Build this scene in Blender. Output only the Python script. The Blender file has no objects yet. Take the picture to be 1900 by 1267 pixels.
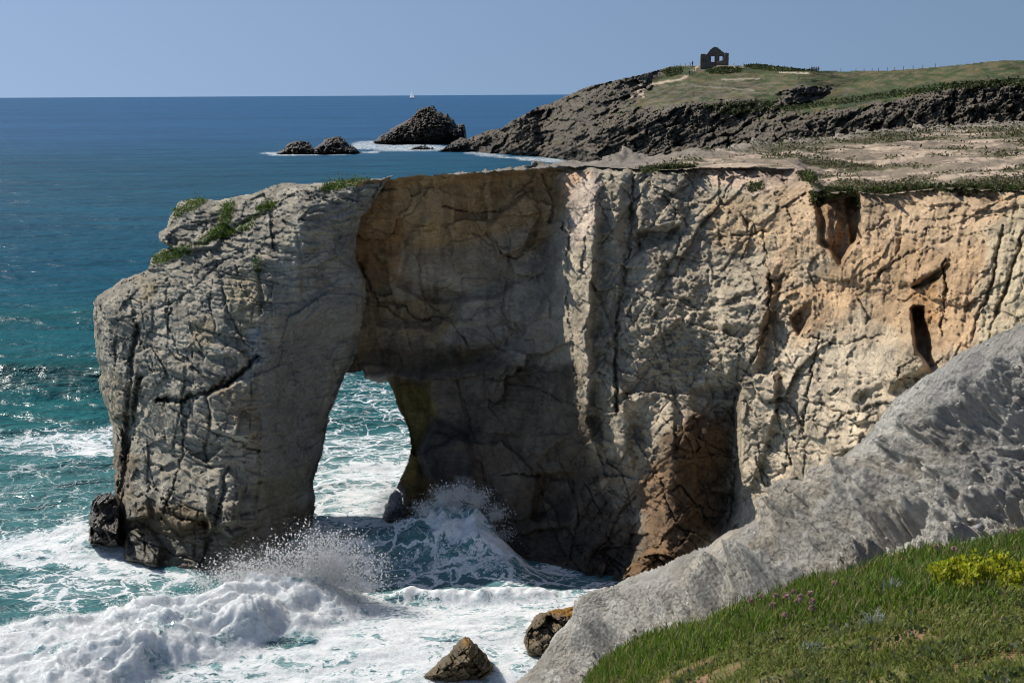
import bpy, math, random
import numpy as np
from mathutils import Matrix, Vector
random.seed(7)
RNG = np.random.default_rng(11)

# ------------------------------------------------------------------ camera
S = 20.0/24.0          # the plan below is drawn with the camera 24 units up; one unit is S metres
F = 2375.0             # focal length for a frame 1900 wide
PITCH = math.atan((633.5-175.8)/F)
ROLL = 0.0058
R0 = np.array([1.0, 0, 0]); U0 = np.array([0, math.sin(PITCH), math.cos(PITCH)])
FW = np.array([0, math.cos(PITCH), -math.sin(PITCH)])
RV = R0-ROLL*U0; RV /= np.linalg.norm(RV)
UV = U0+ROLL*R0; UV /= np.linalg.norm(UV)
CAMZ = 24.0
scene = bpy.context.scene
cam = bpy.data.cameras.new('camera'); camo = bpy.data.objects.new('camera', cam)
scene.collection.objects.link(camo)
camo.matrix_world = Matrix(((RV[0], UV[0], -FW[0], 0), (RV[1], UV[1], -FW[1], 0), (RV[2], UV[2], -FW[2], CAMZ*S), (0, 0, 0, 1)))
cam.sensor_width = 36; cam.lens = F/1900*36
cam.clip_start = 0.2; cam.clip_end = 120000
cam.dof.use_dof = True; cam.dof.focus_distance = 56; cam.dof.aperture_fstop = 4.5
scene.camera = camo
# ------------------------------------------------------------------ light
SUN = np.array([-0.63, 0.40, 0.67]); SUN /= np.linalg.norm(SUN)
EL = math.asin(SUN[2]); AZ = math.atan2(SUN[0], SUN[1])
w = bpy.data.worlds.new('World'); scene.world = w; w.use_nodes = True
wn = w.node_tree; wn.nodes.clear()
sky = wn.nodes.new('ShaderNodeTexSky'); sky.sky_type = 'NISHITA'; sky.sun_disc = False
sky.sun_elevation = EL; sky.sun_rotation = AZ
sky.altitude = 0; sky.air_density = 1.0; sky.dust_density = 0.3; sky.ozone_density = 4.0
bg = wn.nodes.new('ShaderNodeBackground'); bg.inputs[1].default_value = 0.09
wo = wn.nodes.new('ShaderNodeOutputWorld')
tc = wn.nodes.new('ShaderNodeTexCoord'); va = wn.nodes.new('ShaderNodeVectorMath'); va.operation = 'MULTIPLY_ADD'; va.inputs[1].default_value = (1, 1, .4); va.inputs[2].default_value = (0, 0, .24)
vn = wn.nodes.new('ShaderNodeVectorMath'); vn.operation = 'NORMALIZE'      # look a little higher: no yellow band on the horizon
wn.links.new(tc.outputs['Generated'], va.inputs[0]); wn.links.new(va.outputs[0], vn.inputs[0]); wn.links.new(vn.outputs[0], sky.inputs[0])
tint = wn.nodes.new('ShaderNodeVectorMath'); tint.operation = 'MULTIPLY'; tint.inputs[1].default_value = (1.24, 1.10, 1.01)
wn.links.new(sky.outputs[0], tint.inputs[0]); wn.links.new(tint.outputs[0], bg.inputs[0]); wn.links.new(bg.outputs[0], wo.inputs[0])
sl = bpy.data.lights.new('sun', 'SUN'); sl.energy = 5.0; sl.angle = math.radians(0.5); sl.color = (1, 0.95, 0.87)
so = bpy.data.objects.new('sun', sl); scene.collection.objects.link(so)
so.rotation_euler = Vector(SUN).to_track_quat('Z', 'Y').to_euler()
so.location = (-40, 20, 60)
scene.view_settings.view_transform = 'Standard'; scene.view_settings.look = 'None'
scene.view_settings.exposure = 0.0; scene.view_settings.gamma = 1.0

scene.cycles.use_denoising = True; scene.cycles.denoiser = 'OPENIMAGEDENOISE'; scene.cycles.denoising_input_passes = 'RGB_ALBEDO_NORMAL'; scene.cycles.denoising_prefilter = 'ACCURATE'; scene.cycles.filter_width = 1.1

# ------------------------------------------------------------------ numpy helpers
def dirs(px, py):
    a = (np.asarray(px, float)-950)/F; b = (633.5-np.asarray(py, float))/F
    d = a[..., None]*RV+b[..., None]*UV+FW
    return d
def at(px, py, Y):
    d = dirs(px, py); return np.array([0, 0, CAMZ])+d*(np.asarray(Y, float)/d[..., 1])[..., None]
def ysea(px, py, z=0.0):
    d = dirs(px, py); return d[..., 1]*(CAMZ-z)/np.maximum(1e-6, -d[..., 2])
def sea_at(px, py, z=0.0): return at(px, py, ysea(px, py, z))
def sst(e0, e1, x):
    t = np.clip((x-e0)/(e1-e0), 0, 1); return t*t*(3-2*t)
def lerp(a, b, t): return a+(b-a)*t
PERM = np.concatenate([np.random.default_rng(5).permutation(256)]*2).astype(np.int32)
G3 = np.array([[1,1,0],[-1,1,0],[1,-1,0],[-1,-1,0],[1,0,1],[-1,0,1],[1,0,-1],[-1,0,-1],[0,1,1],[0,-1,1],[0,1,-1],[0,-1,-1],[1,1,0],[-1,1,0],[0,-1,1],[0,-1,-1]], np.float32)
GX3, GY3, GZ3 = (np.ascontiguousarray(np.tile(G3[:, k], 32)) for k in range(3))
def perlin(p, seed=0):
    shp = p.shape[:-1]
    x, y, z = (np.ascontiguousarray(p[..., k], dtype=np.float32).ravel() for k in range(3))
    ix, iy, iz = np.floor(x), np.floor(y), np.floor(z)
    fx, fy, fz = x-ix, y-iy, z-iz
    ix = (ix.astype(np.int32)+seed*37) & 255; iy = (iy.astype(np.int32)+seed*91) & 255; iz = iz.astype(np.int32) & 255
    u, v, w_ = (f*f*f*(f*(f*6-15)+10) for f in (fx, fy, fz))
    iz1 = (iz+1) & 255
    A = PERM[ix]+iy; B = PERM[ix+1]+iy
    A &= 511; B &= 511
    AA = PERM[A]; AB = PERM[(A+1) & 511]; BA = PERM[B]; BB = PERM[(B+1) & 511]
    def g(h, dx, dy, dz): return GX3[h]*dx+GY3[h]*dy+GZ3[h]*dz
    def layer(zz, dz):
        a = g(PERM[AA+zz], fx, fy, dz); a += u*(g(PERM[BA+zz], fx-1, fy, dz)-a)
        b = g(PERM[AB+zz], fx, fy-1, dz); b += u*(g(PERM[BB+zz], fx-1, fy-1, dz)-b)
        a += v*(b-a); return a
    a = layer(iz, fz); a += w_*(layer(iz1, fz-1)-a)
    return a.astype(float).reshape(shp)
def fbm(p, octv=4, seed=0, gain=0.5, lac=2.03, mode=0):
    a = 1.0; s = 0; q = np.array(p, float)
    for k in range(octv):
        n = perlin(q, seed+k*17)
        if mode == 1: n = 1-2*np.abs(n)*1.3      # ridged
        if mode == 2: n = 2*np.abs(n)*1.3-0.5    # billow
        s = s+a*n; a *= gain; q = q*lac+3.1
    return s
RT = np.random.default_rng(6).random((6, 256)).astype(np.float32)
def cells(p, seed=0, jit=0.85):
    """nearest cell: distance, gap to the second nearest, cell value, tilted-facet height"""
    shp = p.shape[:-1]; x, y, z = (np.ascontiguousarray(p[..., k], dtype=np.float32).ravel() for k in range(3))
    bx, by, bz = np.floor(x-.5), np.floor(y-.5), np.floor(z-.5)
    ix = bx.astype(np.int32)+seed*13; iy = by.astype(np.int32)+seed*71; iz = bz.astype(np.int32)
    f1 = np.full(x.shape, 9.0, np.float32); f2 = f1.copy(); val = np.zeros_like(f1); til = np.zeros_like(f1)
    for dx in (0, 1):
        for dy in (0, 1):
            hxy = PERM[PERM[(ix+dx) & 255]+((iy+dy) & 255)]
            for dz in (0, 1):
                h = PERM[hxy+((iz+dz) & 255)]
                dX = x-(bx+dx+.5+(RT[0][h]-.5)*jit); dY = y-(by+dy+.5+(RT[1][h]-.5)*jit); dZ = z-(bz+dz+.5+(RT[2][h]-.5)*jit)
                d = np.sqrt(dX*dX+dY*dY+dZ*dZ); m = d < f1
                f2 = np.where(m, f1, np.minimum(f2, d)); f1 = np.where(m, d, f1)
                val = np.where(m, RT[3][h]*2-1, val); til = np.where(m, dX*(RT[4][h]*2-1)+dZ*(RT[5][h]*2-1), til)
    return tuple(k.astype(float).reshape(shp) for k in (f1, f2-f1, val, til))
def sd(x, y, poly):
    """signed distance to a polygon, negative inside"""
    P = np.asarray(poly, float); n = len(P)
    d = np.full(x.shape, 1e18); ins = np.zeros(x.shape, bool)
    for k in range(n):
        ax, ay = P[k]; bx, by = P[(k+1) % n]
        ex, ey = bx-ax, by-ay; L = ex*ex+ey*ey+1e-12
        t = np.clip(((x-ax)*ex+(y-ay)*ey)/L, 0, 1)
        d = np.minimum(d, (x-ax-ex*t)**2+(y-ay-ey*t)**2)
        if ay != by:
            c = (ay > y) != (by > y)
            ins ^= c & (x < ex*(y-ay)/(by-ay)+ax)
    d = np.sqrt(d); return np.where(ins, -d, d)
def dline(x, y, pts):
    P = np.asarray(pts, float); d = np.full(x.shape, 1e18)
    for k in range(len(P)-1):
        ax, ay = P[k]; ex, ey = P[k+1]-P[k]; L = ex*ex+ey*ey+1e-12
        t = np.clip(((x-ax)*ex+(y-ay)*ey)/L, 0, 1)
        d = np.minimum(d, (x-ax-ex*t)**2+(y-ay-ey*t)**2)
    return np.sqrt(d)
def pl(x, pts):
    P = np.asarray(pts, float); return np.interp(x, P[:, 0], P[:, 1])
def tps(ctrl, X, Y):
    C = np.asarray(ctrl, float); n = len(C); sc = 500.0
    cx, cy, v = C[:, 0]/sc, C[:, 1]/sc, C[:, 2]
    def ph(r2): return 0.5*r2*np.log(np.maximum(r2, 1e-12))
    A = np.zeros((n+3, n+3)); A[:n, :n] = ph((cx[:, None]-cx)**2+(cy[:, None]-cy)**2)+np.eye(n)*1e-4
    A[:n, n] = A[n, :n] = 1; A[:n, n+1] = A[n+1, :n] = cx; A[:n, n+2] = A[n+2, :n] = cy
    wgt = np.linalg.solve(A, np.concatenate([v, [0, 0, 0]]))
    x, y = X/sc, Y/sc; s = wgt[n]+wgt[n+1]*x+wgt[n+2]*y
    for k in range(n): s = s+wgt[k]*ph((x-cx[k])**2+(y-cy[k])**2)
    return s
def grid(x0, x1, y0, y1, st, sy=None):
    return np.meshgrid(np.arange(x0, x1+.1, st), np.arange(y0, y1+.1, sy or st))
def normals(P):
    gx = np.gradient(P, axis=1); gy = np.gradient(P, axis=0)
    n = np.cross(gy, gx); n /= np.linalg.norm(n, axis=-1, keepdims=True)+1e-12
    return n

# ------------------------------------------------------------------ mesh helpers
def link(o, parent=None):
    scene.collection.objects.link(o)
    if parent is not None:
        o.parent = parent
        if o.type == 'MESH': o.location = -parent.location
    return o
def mesh_np(name, verts, faces, mat, parent=None, col=None, smooth=True, attrs=None):
    """verts (n,3) in plan units, faces: (m,k) array or list of such arrays"""
    me = bpy.data.meshes.new(name)
    verts = np.asarray(verts, float)*S
    if not isinstance(faces, list): faces = [faces]
    faces = [np.asarray(f, np.int64) for f in faces if len(f)]
    me.vertices.add(len(verts)); me.vertices.foreach_set('co', verts.astype(np.float32).ravel())
    loops = np.concatenate([f.ravel() for f in faces]); tot = np.concatenate([np.full(len(f), f.shape[1]) for f in faces])
    st = np.concatenate([[0], np.cumsum(tot)[:-1]])
    me.loops.add(len(loops)); me.loops.foreach_set('vertex_index', loops.astype(np.int32))
    me.polygons.add(len(tot)); me.polygons.foreach_set('loop_start', st.astype(np.int32))
    me.update(calc_edges=True)
    if smooth: me.polygons.foreach_set('use_smooth', np.ones(len(tot), bool))
    if col is not None:
        c = np.ones((len(verts), 4), np.float32); c[:, :3] = col
        a = me.color_attributes.new('Col', 'FLOAT_COLOR', 'POINT'); a.data.foreach_set('color', c.ravel())
    for k, v in (attrs or {}).items():
        a = me.attributes.new(k, 'FLOAT', 'POINT'); a.data.foreach_set('value', np.asarray(v, np.float32).ravel())
    me.validate(clean_customdata=False)
    me.materials.append(mat)
    return link(bpy.data.objects.new(name, me), parent)
def sheet(name, P, mask, mat, parent=None, col=None, back=None, attrs=None, smooth=True):
    """a grid surface; back = array of the same shape closes it into a solid"""
    r, c = mask.shape
    idx = np.arange(r*c).reshape(r, c)
    q = mask[:-1, :-1] & mask[1:, :-1] & mask[:-1, 1:] & mask[1:, 1:]
    f = np.stack([idx[:-1, :-1][q], idx[1:, :-1][q], idx[1:, 1:][q], idx[:-1, 1:][q]], 1)
    V = P.reshape(-1, 3); C = None if col is None else col.reshape(-1, 3)
    A = {k: v.ravel() for k, v in (attrs or {}).items()}
    if back is not None:
        n = r*c
        e = np.concatenate([f[:, [0, 1]], f[:, [1, 2]], f[:, [2, 3]], f[:, [3, 0]]])
        key = np.minimum(e[:, 0], e[:, 1])*n+np.maximum(e[:, 0], e[:, 1])
        _, inv, cnt = np.unique(key, return_inverse=True, return_counts=True)
        be = e[cnt[inv] == 1]
        side = np.stack([be[:, 1], be[:, 0], be[:, 0]+n, be[:, 1]+n], 1)
        f = np.concatenate([f, f[:, ::-1]+n, side])
        V = np.concatenate([V, back.reshape(-1, 3)])
        if C is not None: C = np.concatenate([C, C])
        A = {k: np.concatenate([v, v]) for k, v in A.items()}
    used = np.zeros(len(V), bool); used[f.ravel()] = True
    mp = np.cumsum(used)-1
    return mesh_np(name, V[used], mp[f], mat, parent, None if C is None else C[used], attrs={k: v[used] for k, v in A.items()}, smooth=smooth)
def tag(o, label=None, cat=None, group=None, kind=None):
    if label: o['label'] = label
    if cat: o['category'] = cat
    if group: o['group'] = group
    if kind: o['kind'] = kind
    return o
def empty(name, P):
    o = bpy.data.objects.new(name, None); o.empty_display_size = 0.3
    link(o); o.location = Vector(np.asarray(P)*S); return o
def bilin(arr, x, y, x0, y0, st, sy=None):
    sy = sy or st
    fx = np.clip((x-x0)/st, 0, arr.shape[1]-1.001); fy = np.clip((y-y0)/sy, 0, arr.shape[0]-1.001)
    i = fx.astype(int); j = fy.astype(int); u = fx-i; v = fy-j
    if arr.ndim == 3: u = u[..., None]; v = v[..., None]
    return (arr[j, i]*(1-u)+arr[j, i+1]*u)*(1-v)+(arr[j+1, i]*(1-u)+arr[j+1, i+1]*u)*v
def in_poly(n, poly):
    P = np.asarray(poly, float); lo = P.min(0); hi = P.max(0); out = np.zeros((0, 2))
    while len(out) < n:
        c = RNG.uniform(lo, hi, (n*2, 2)); out = np.concatenate([out, c[sd(c[:, 0], c[:, 1], poly) < 0]])
    return out[:n]

# ------------------------------------------------------------------ materials
class NT:
    def __init__(s, name):
        s.m = bpy.data.materials.new(name); s.m.use_nodes = True; s.t = s.m.node_tree; s.t.nodes.clear()
        s.out = s.n('ShaderNodeOutputMaterial')
    def n(s, t, **k):
        x = s.t.nodes.new(t)
        for a, b in k.items(): setattr(x, a, b)
        return x
    def l(s, a, b): s.t.links.new(a, b)
    def put(s, sock, v):
        if hasattr(v, 'links') or hasattr(v, 'is_linked'): s.l(v, sock)
        else: sock.default_value = v
    def math(s, op, a, b=0.0, c=None, clamp=False):
        x = s.n('ShaderNodeMath', operation=op, use_clamp=clamp); s.put(x.inputs[0], a); s.put(x.inputs[1], b)
        if c is not None: s.put(x.inputs[2], c)
        return x.outputs[0]
    def mix(s, f, a, b, mode='MIX'):
        x = s.n('ShaderNodeMix', data_type='RGBA', blend_type=mode)
        s.put(x.inputs[0], f); s.put(x.inputs[6], a); s.put(x.inputs[7], b); return x.outputs[2]
    def attr(s, name): return s.n('ShaderNodeAttribute', attribute_name=name)
    def pos(s): return s.n('ShaderNodeNewGeometry').outputs['Position']
    def noise(s, v, sc, det=4, rough=.55, dist=0.0):
        x = s.n('ShaderNodeTexNoise'); s.put(x.inputs['Vector'], v); x.inputs['Scale'].default_value = sc
        x.inputs['Detail'].default_value = det; x.inputs['Roughness'].default_value = rough; x.inputs['Distortion'].default_value = dist
        return x
    def vor(s, v, sc, feat='DISTANCE_TO_EDGE'):
        x = s.n('ShaderNodeTexVoronoi', feature=feat); s.put(x.inputs['Vector'], v); x.inputs['Scale'].default_value = sc; return x
    def ramp(s, f, a, b, c0=0.0, c1=1.0):
        x = s.n('ShaderNodeMapRange', interpolation_type='SMOOTHSTEP'); s.put(x.inputs[0], f)
        s.put(x.inputs[1], a); s.put(x.inputs[2], b); s.put(x.inputs[3], c0); s.put(x.inputs[4], c1); return x.outputs[0]
    def scale(s, v, k):
        x = s.n('ShaderNodeVectorMath', operation='MULTIPLY'); s.put(x.inputs[0], v); x.inputs[1].default_value = k; return x.outputs[0]
    def bump(s, h, st, dist, nrm=None):
        x = s.n('ShaderNodeBump'); s.put(x.inputs['Height'], h); s.put(x.inputs['Strength'], st); x.inputs['Distance'].default_value = dist
        if nrm is not None: s.l(nrm, x.inputs['Normal'])
        return x.outputs[0]
    def bsdf(s, col, rough, nrm=None, spec=0.3):
        x = s.n('ShaderNodeBsdfPrincipled'); s.put(x.inputs['Base Color'], col); s.put(x.inputs['Roughness'], rough)
        x.inputs['Specular IOR Level'].default_value = spec
        if nrm is not None: s.l(nrm, x.inputs['Normal'])
        return x
    def done(s, sh): s.l(sh, s.out.inputs[0]); return s.m

def rock_mat(name, fine=1.0, bump=1.0, contrast=1.0, rough=0.9):
    t = NT(name); p = t.pos(); c = t.attr('Col').outputs['Color']
    n1 = t.noise(p, 0.9*fine, 6, .62).outputs[0]; n2 = t.noise(p, 6*fine, 5, .65).outputs[0]
    n3 = t.noise(t.scale(p, (0.6, 0.6, 3.2)), 3.2*fine, 5, .6, .4).outputs[0]
    f = t.math('ADD', t.math('MULTIPLY', n1, .8*contrast), t.math('ADD', t.math('MULTIPLY', n2, .7*contrast), t.math('MULTIPLY', n3, .6*contrast)))
    n4 = t.noise(p, 26*fine, 4, .75).outputs[0]
    f = t.math('ADD', t.math('MULTIPLY_ADD', n4, 1.1*contrast, -.55*contrast), t.math('ADD', f, 1-1.05*contrast))
    vm = t.n('ShaderNodeVectorMath', operation='SCALE'); t.l(c, vm.inputs[0]); t.l(f, vm.inputs['Scale'])
    warm = t.mix(t.ramp(t.noise(p, 1.7*fine, 4).outputs[0], .52, .75, 0, .45), vm.outputs[0], (.34, .25, .13, 1), 'MIX')
    warm = t.mix(.35, vm.outputs[0], warm)
    # dark hairline joints
    pw = t.n('ShaderNodeVectorMath', operation='ADD'); t.l(p, pw.inputs[0]); t.l(t.scale(t.noise(p, 1.1*fine, 4).outputs[1], (.5, .5, .5)), pw.inputs[1])
    ce = t.vor(t.scale(pw.outputs[0], (.8, .8, 1.7)), 1.1*fine).outputs['Distance']
    crack = t.ramp(ce, 0.0, 0.03, 1, 0)
    crack = t.math('MULTIPLY', crack, t.ramp(t.noise(p, .7*fine, 3).outputs[0], .45, .6))
    colr = t.mix(t.math('MULTIPLY', crack, .3), warm, (.03, .025, .02, 1))
    hb = t.math('ADD', t.math('MULTIPLY', n2, .5), t.math('ADD', t.math('MULTIPLY', n3, .6), t.math('MULTIPLY', n4, .34)))
    def chips(sc):
        vo = t.vor(pw.outputs[0] if sc < 3 else p, sc*fine, 'F1'); dv = t.n('ShaderNodeVectorMath', operation='SUBTRACT'); t.l(pw.outputs[0] if sc < 3 else p, dv.inputs[0]); t.l(vo.outputs['Position'], dv.inputs[1])
        cc = t.n('ShaderNodeVectorMath', operation='SUBTRACT'); t.l(vo.outputs['Color'], cc.inputs[0]); cc.inputs[1].default_value = (.5, .5, .5)
        dt = t.n('ShaderNodeVectorMath', operation='DOT_PRODUCT'); t.l(dv.outputs[0], dt.inputs[0]); t.l(cc.outputs[0], dt.inputs[1])
        return t.math('MULTIPLY', dt.outputs['Value'], fine)
    hb = t.math('ADD', t.math('MULTIPLY', hb, .45), t.math('ADD', t.math('MULTIPLY', chips(2.2), 4.5), t.math('MULTIPLY', chips(6.5), 5.0)))
    hb = t.math('SUBTRACT', hb, t.math('MULTIPLY', crack, .2))
    nr = t.bump(hb, .9*bump, .13/fine)
    wet = t.attr('wet').outputs['Fac']
    rg = t.math('MULTIPLY_ADD', wet, -.45, rough)
    return t.done(t.bsdf(colr, rg, nr, .25).outputs[0])
def clay_mat():
    t = NT('clay'); p = t.pos(); c = t.attr('Col').outputs['Color']
    n1 = t.noise(p, 1.2, 5, .6).outputs[0]; n2 = t.noise(p, 9, 5, .7).outputs[0]; v = t.vor(p, 9, 'F1').outputs['Distance']
    f = t.math('ADD', t.math('MULTIPLY', n1, .7), t.math('ADD', t.math('MULTIPLY', n2, .7), .28))
    vm = t.n('ShaderNodeVectorMath', operation='SCALE'); t.l(c, vm.inputs[0]); t.l(f, vm.inputs['Scale'])
    hb = t.math('ADD', t.math('MULTIPLY', n2, .9), t.math('MULTIPLY', v, -.5))
    hb = t.math('ADD', hb, t.math('MULTIPLY', t.noise(p, 28, 3, .7).outputs[0], .3))
    return t.done(t.bsdf(vm.outputs[0], .95, t.bump(hb, 1.0, .14), .15).outputs[0])
def ground_mat(name, sc=1.0, bmp=.6, dist=.1):
    t = NT(name); p = t.pos(); c = t.attr('Col').outputs['Color']
    n1 = t.noise(p, 2.5*sc, 6, .65).outputs[0]; n2 = t.noise(p, 14*sc, 4, .7).outputs[0]
    f = t.math('ADD', t.math('MULTIPLY', n1, .9), t.math('ADD', t.math('MULTIPLY', n2, .7), .2))
    vm = t.n('ShaderNodeVectorMath', operation='SCALE'); t.l(c, vm.inputs[0]); t.l(f, vm.inputs['Scale'])
    return t.done(t.bsdf(vm.outputs[0], .95, t.bump(t.math('ADD', n1, t.math('MULTIPLY', n2, .5)), bmp, dist), .15).outputs[0])
def leaf_mat(name, trans=.4, rough=.6):
    t = NT(name); c = t.attr('Col').outputs['Color']
    d = t.bsdf(c, rough, None, .25); tr = t.n('ShaderNodeBsdfTranslucent'); t.l(c, tr.inputs[0])
    mx = t.n('ShaderNodeMixShader'); mx.inputs[0].default_value = trans; t.l(d.outputs[0], mx.inputs[1]); t.l(tr.outputs[0], mx.inputs[2])
    return t.done(mx.outputs[0])
def plain(name, col, rough=.8, nsc=3.0, amt=.35):
    t = NT(name); p = t.pos(); n = t.noise(p, nsc, 4).outputs[0]
    vm = t.n('ShaderNodeVectorMath', operation='SCALE'); vm.inputs[0].default_value = col; t.l(t.math('MULTIPLY_ADD', n, 2*amt, 1-amt), vm.inputs['Scale'])
    return t.done(t.bsdf(vm.outputs[0], rough, None, .2).outputs[0])
def sea_mat():
    t = NT('sea_water'); p = t.pos(); wc = t.attr('Col').outputs['Color']; fo = t.attr('foam').outputs['Fac']; far = t.attr('far').outputs['Fac']
    n1 = t.noise(p, 1.6, 5, .6, .3).outputs[0]; n2 = t.noise(t.scale(p, (.35, 1, 1)), .5, 5, .62, .5).outputs[0]
    n3 = t.noise(t.scale(p, (.12, .5, 1)), .12, 6, .6, .4).outputs[0]
    ng = t.bump(n1, t.math('MULTIPLY_ADD', far, -.2, .22), .16)
    ng = t.bump(n2, .62, .9, ng); ng = t.bump(n3, t.math('MULTIPLY', far, .6), 4.0, ng)
    nb = t.bump(n1, t.math('MULTIPLY_ADD', far, -.40, .6), .24)
    nb = t.bump(n2, 1.0, 1.25, nb)
    nb = t.bump(n3, t.math('MULTIPLY', far, 1.0), 7.0, nb)
    # streaky tone of the open sea
    st = t.noise(t.scale(p, (.25, 1, 1)), .09, 7, .68, .3).outputs[0]; st2 = t.noise(t.scale(p, (.1, .6, 1)), .012, 6, .6).outputs[0]
    k = t.math('ADD', t.math('MULTIPLY', st, .9), t.math('ADD', t.math('MULTIPLY', st2, .6), .25))
    vm = t.n('ShaderNodeVectorMath', operation='SCALE'); t.l(wc, vm.inputs[0]); t.l(k, vm.inputs['Scale'])
    wb = t.n('ShaderNodeBsdfDiffuse'); gl = t.n('ShaderNodeBsdfGlossy'); gl.inputs['Roughness'].default_value = .27; t.l(nb, wb.inputs['Normal']); t.l(ng, gl.inputs['Normal'])
    fr = t.n('ShaderNodeFresnel'); fr.inputs['IOR'].default_value = 1.33; t.l(ng, fr.inputs['Normal'])
    ws = t.n('ShaderNodeMixShader'); t.l(t.math('MULTIPLY', t.math('MINIMUM', t.math('MULTIPLY', fr.outputs[0], .5), .15), t.math('MULTIPLY_ADD', far, .6, .4)), ws.inputs[0]); t.l(wb.outputs[0], ws.inputs[1]); t.l(gl.outputs[0], ws.inputs[2])   # waves hide one another: never a mirror
    # foam: lace that closes up where the foam is thick
    wv = t.n('ShaderNodeVectorMath', operation='ADD'); t.l(p, wv.inputs[0]); t.l(t.scale(t.noise(p, .55, 5, .6).outputs[1], (2.6, 2.6, 0)), wv.inputs[1])
    e1 = t.vor(t.scale(wv.outputs[0], (.7, 1, 0.3)), .75).outputs['Distance']; e2 = t.vor(t.scale(wv.outputs[0], (.8, 1, .3)), 2.3).outputs['Distance']
    rg = t.math('ABSOLUTE', t.math('SUBTRACT', t.noise(t.scale(wv.outputs[0], (.55, 1, .3)), .9, 6, .65, .6).outputs[0], .5))
    e = t.math('MINIMUM', t.math('MINIMUM', t.math('MULTIPLY', e1, 1.4), t.math('MULTIPLY_ADD', e2, .9, .07)), t.math('MULTIPLY', rg, 3.6))
    gate = t.noise(t.scale(p, (.6, 1, 1)), .6, 5, .62).outputs[0]
    fo2 = t.math('MULTIPLY', fo, t.math('MULTIPLY_ADD', gate, 1.9, .1))
    th = t.math('MULTIPLY', t.math('MULTIPLY', fo2, fo2), .42)
    m = t.ramp(e, t.math('MULTIPLY', th, .45), t.math('ADD', th, .015), 1, 0)
    m = t.math('MULTIPLY', m, t.ramp(fo2, .1, .3))
    m = t.math('MAXIMUM', m, t.ramp(fo, .9, 1.0))
    milk = t.ramp(fo, .2, .75, 0, .8)
    fn = t.noise(p, 6.5, 6, .75).outputs[0]
    fn2 = t.noise(t.scale(wv.outputs[0], (.6, 1, 1)), 1.3, 6, .7).outputs[0]
    fb = t.bsdf(t.mix(t.ramp(t.math('ADD', t.math('MULTIPLY', fn, .5), t.math('MULTIPLY', fn2, .5)), .36, .56), (.52, .60, .61, 1), (.86, .87, .87, 1)), .9, t.bump(fn, .85, .13), .1); fb.inputs['Subsurface Weight'].default_value = .9; fb.inputs['Subsurface Radius'].default_value = (1, 1, 1); fb.inputs['Subsurface Scale'].default_value = .3
    wmilk = t.mix(milk, vm.outputs[0], (.30, .44, .45, 1)); t.l(wmilk, wb.inputs['Color'])
    mx = t.n('ShaderNodeMixShader'); t.l(m, mx.inputs[0]); t.l(ws.outputs[0], mx.inputs[1]); t.l(fb.outputs[0], mx.inputs[2])
    return t.done(mx.outputs[0])
def spray_mat():
    t = NT('spray'); d = t.n('ShaderNodeBsdfDiffuse'); d.inputs[0].default_value = (.97, .97, .97, 1)
    tr = t.n('ShaderNodeBsdfTranslucent'); tr.inputs[0].default_value = (.97, .97, .97, 1)
    mx = t.n('ShaderNodeMixShader'); mx.inputs[0].default_value = .5; t.l(d.outputs[0], mx.inputs[1]); t.l(tr.outputs[0], mx.inputs[2])
    return t.done(mx.outputs[0])

M_ROCK = rock_mat('cliff_rock'); M_DARK = rock_mat('dark_rock', .13, .8, .8); M_HEAD = rock_mat('headland_rock', .09, .9, .8)
M_CLAY = clay_mat(); M_TOP = ground_mat('plateau_ground', .5, .8, .2); M_SOIL = ground_mat('turf_soil', 2.0, .6, .06)
M_LEAF = leaf_mat('leaf'); M_SEA = sea_mat(); M_SPRAY = spray_mat()

# ------------------------------------------------------------------ rock relief recipes
def rocky(P, seed, big=.3, mid=.15, small=.06, fine=.05, crack=.12, an=(1, 1, 1.5), warp=.5, sizes=(3.2, 1.15, .42)):
    """inward depth (plan units): tilted facets at three sizes, joints between them, roughness"""
    an = np.array(an)
    W = P+warp*np.stack([fbm(P*.5, 3, seed+1), fbm(P*.5+9, 3, seed+2), fbm(P*.5+21, 3, seed+3)], -1)
    d = 0
    for sz, amp, sdx, ck, cw in ((sizes[0], big, 31, 1.0, .035), (sizes[1], mid, 57, .7, .06), (sizes[2], small, 83, .4, .10)):
        f1, gap, v, ti = cells(W*an/sz, seed+sdx)
        d = d+amp*(v*.4+ti*2.9)+crack*ck*(1-sst(0, cw, gap))
    d = d+fine*fbm(P*np.array([2.2, 2.2, 3.2]), 4, seed+7, .6)
    return d
def beds(P, h, w, seed, tx=.15, wob=.25, ty=0.0, gap=.05):
    """rectangular joint blocks between dipping beds: (block value, joint mask, tilt within the block)"""
    wx = wob*fbm(P*.45, 3, seed+1); wz = wob*fbm(P*.45+31, 3, seed+2)
    c, s_ = math.cos(tx), math.sin(tx)
    u = (P[..., 0]*c+P[..., 2]*s_+wx+.35*P[..., 1])/w; v = (P[..., 2]*c-P[..., 0]*s_+wz)/h
    v = v+.35*perlin(np.stack([v*.9, 0*v, 0*v+seed], -1), seed)          # uneven bed thickness
    k = np.floor(v); fv = v-k; ki = k.astype(np.int32)
    hk = PERM[(ki+seed*17) & 255]; u = u*(.7+.7*RT[1][hk])+RT[0][hk]*7
    j = np.floor(u); fu = u-j
    hb = PERM[(PERM[(ki*3+seed*5) & 255]+j.astype(np.int32)*7) & 255]
    val = RT[3][hb]*2-1; til = (fu-.5)*(RT[4][hb]*2-1)+(fv-.5)*(RT[5][hb]*2-1)
    e = np.minimum(np.minimum(fu, 1-fu)*w, np.minimum(fv, 1-fv)*h)
    return val, 1-sst(0, gap, e), til
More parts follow.
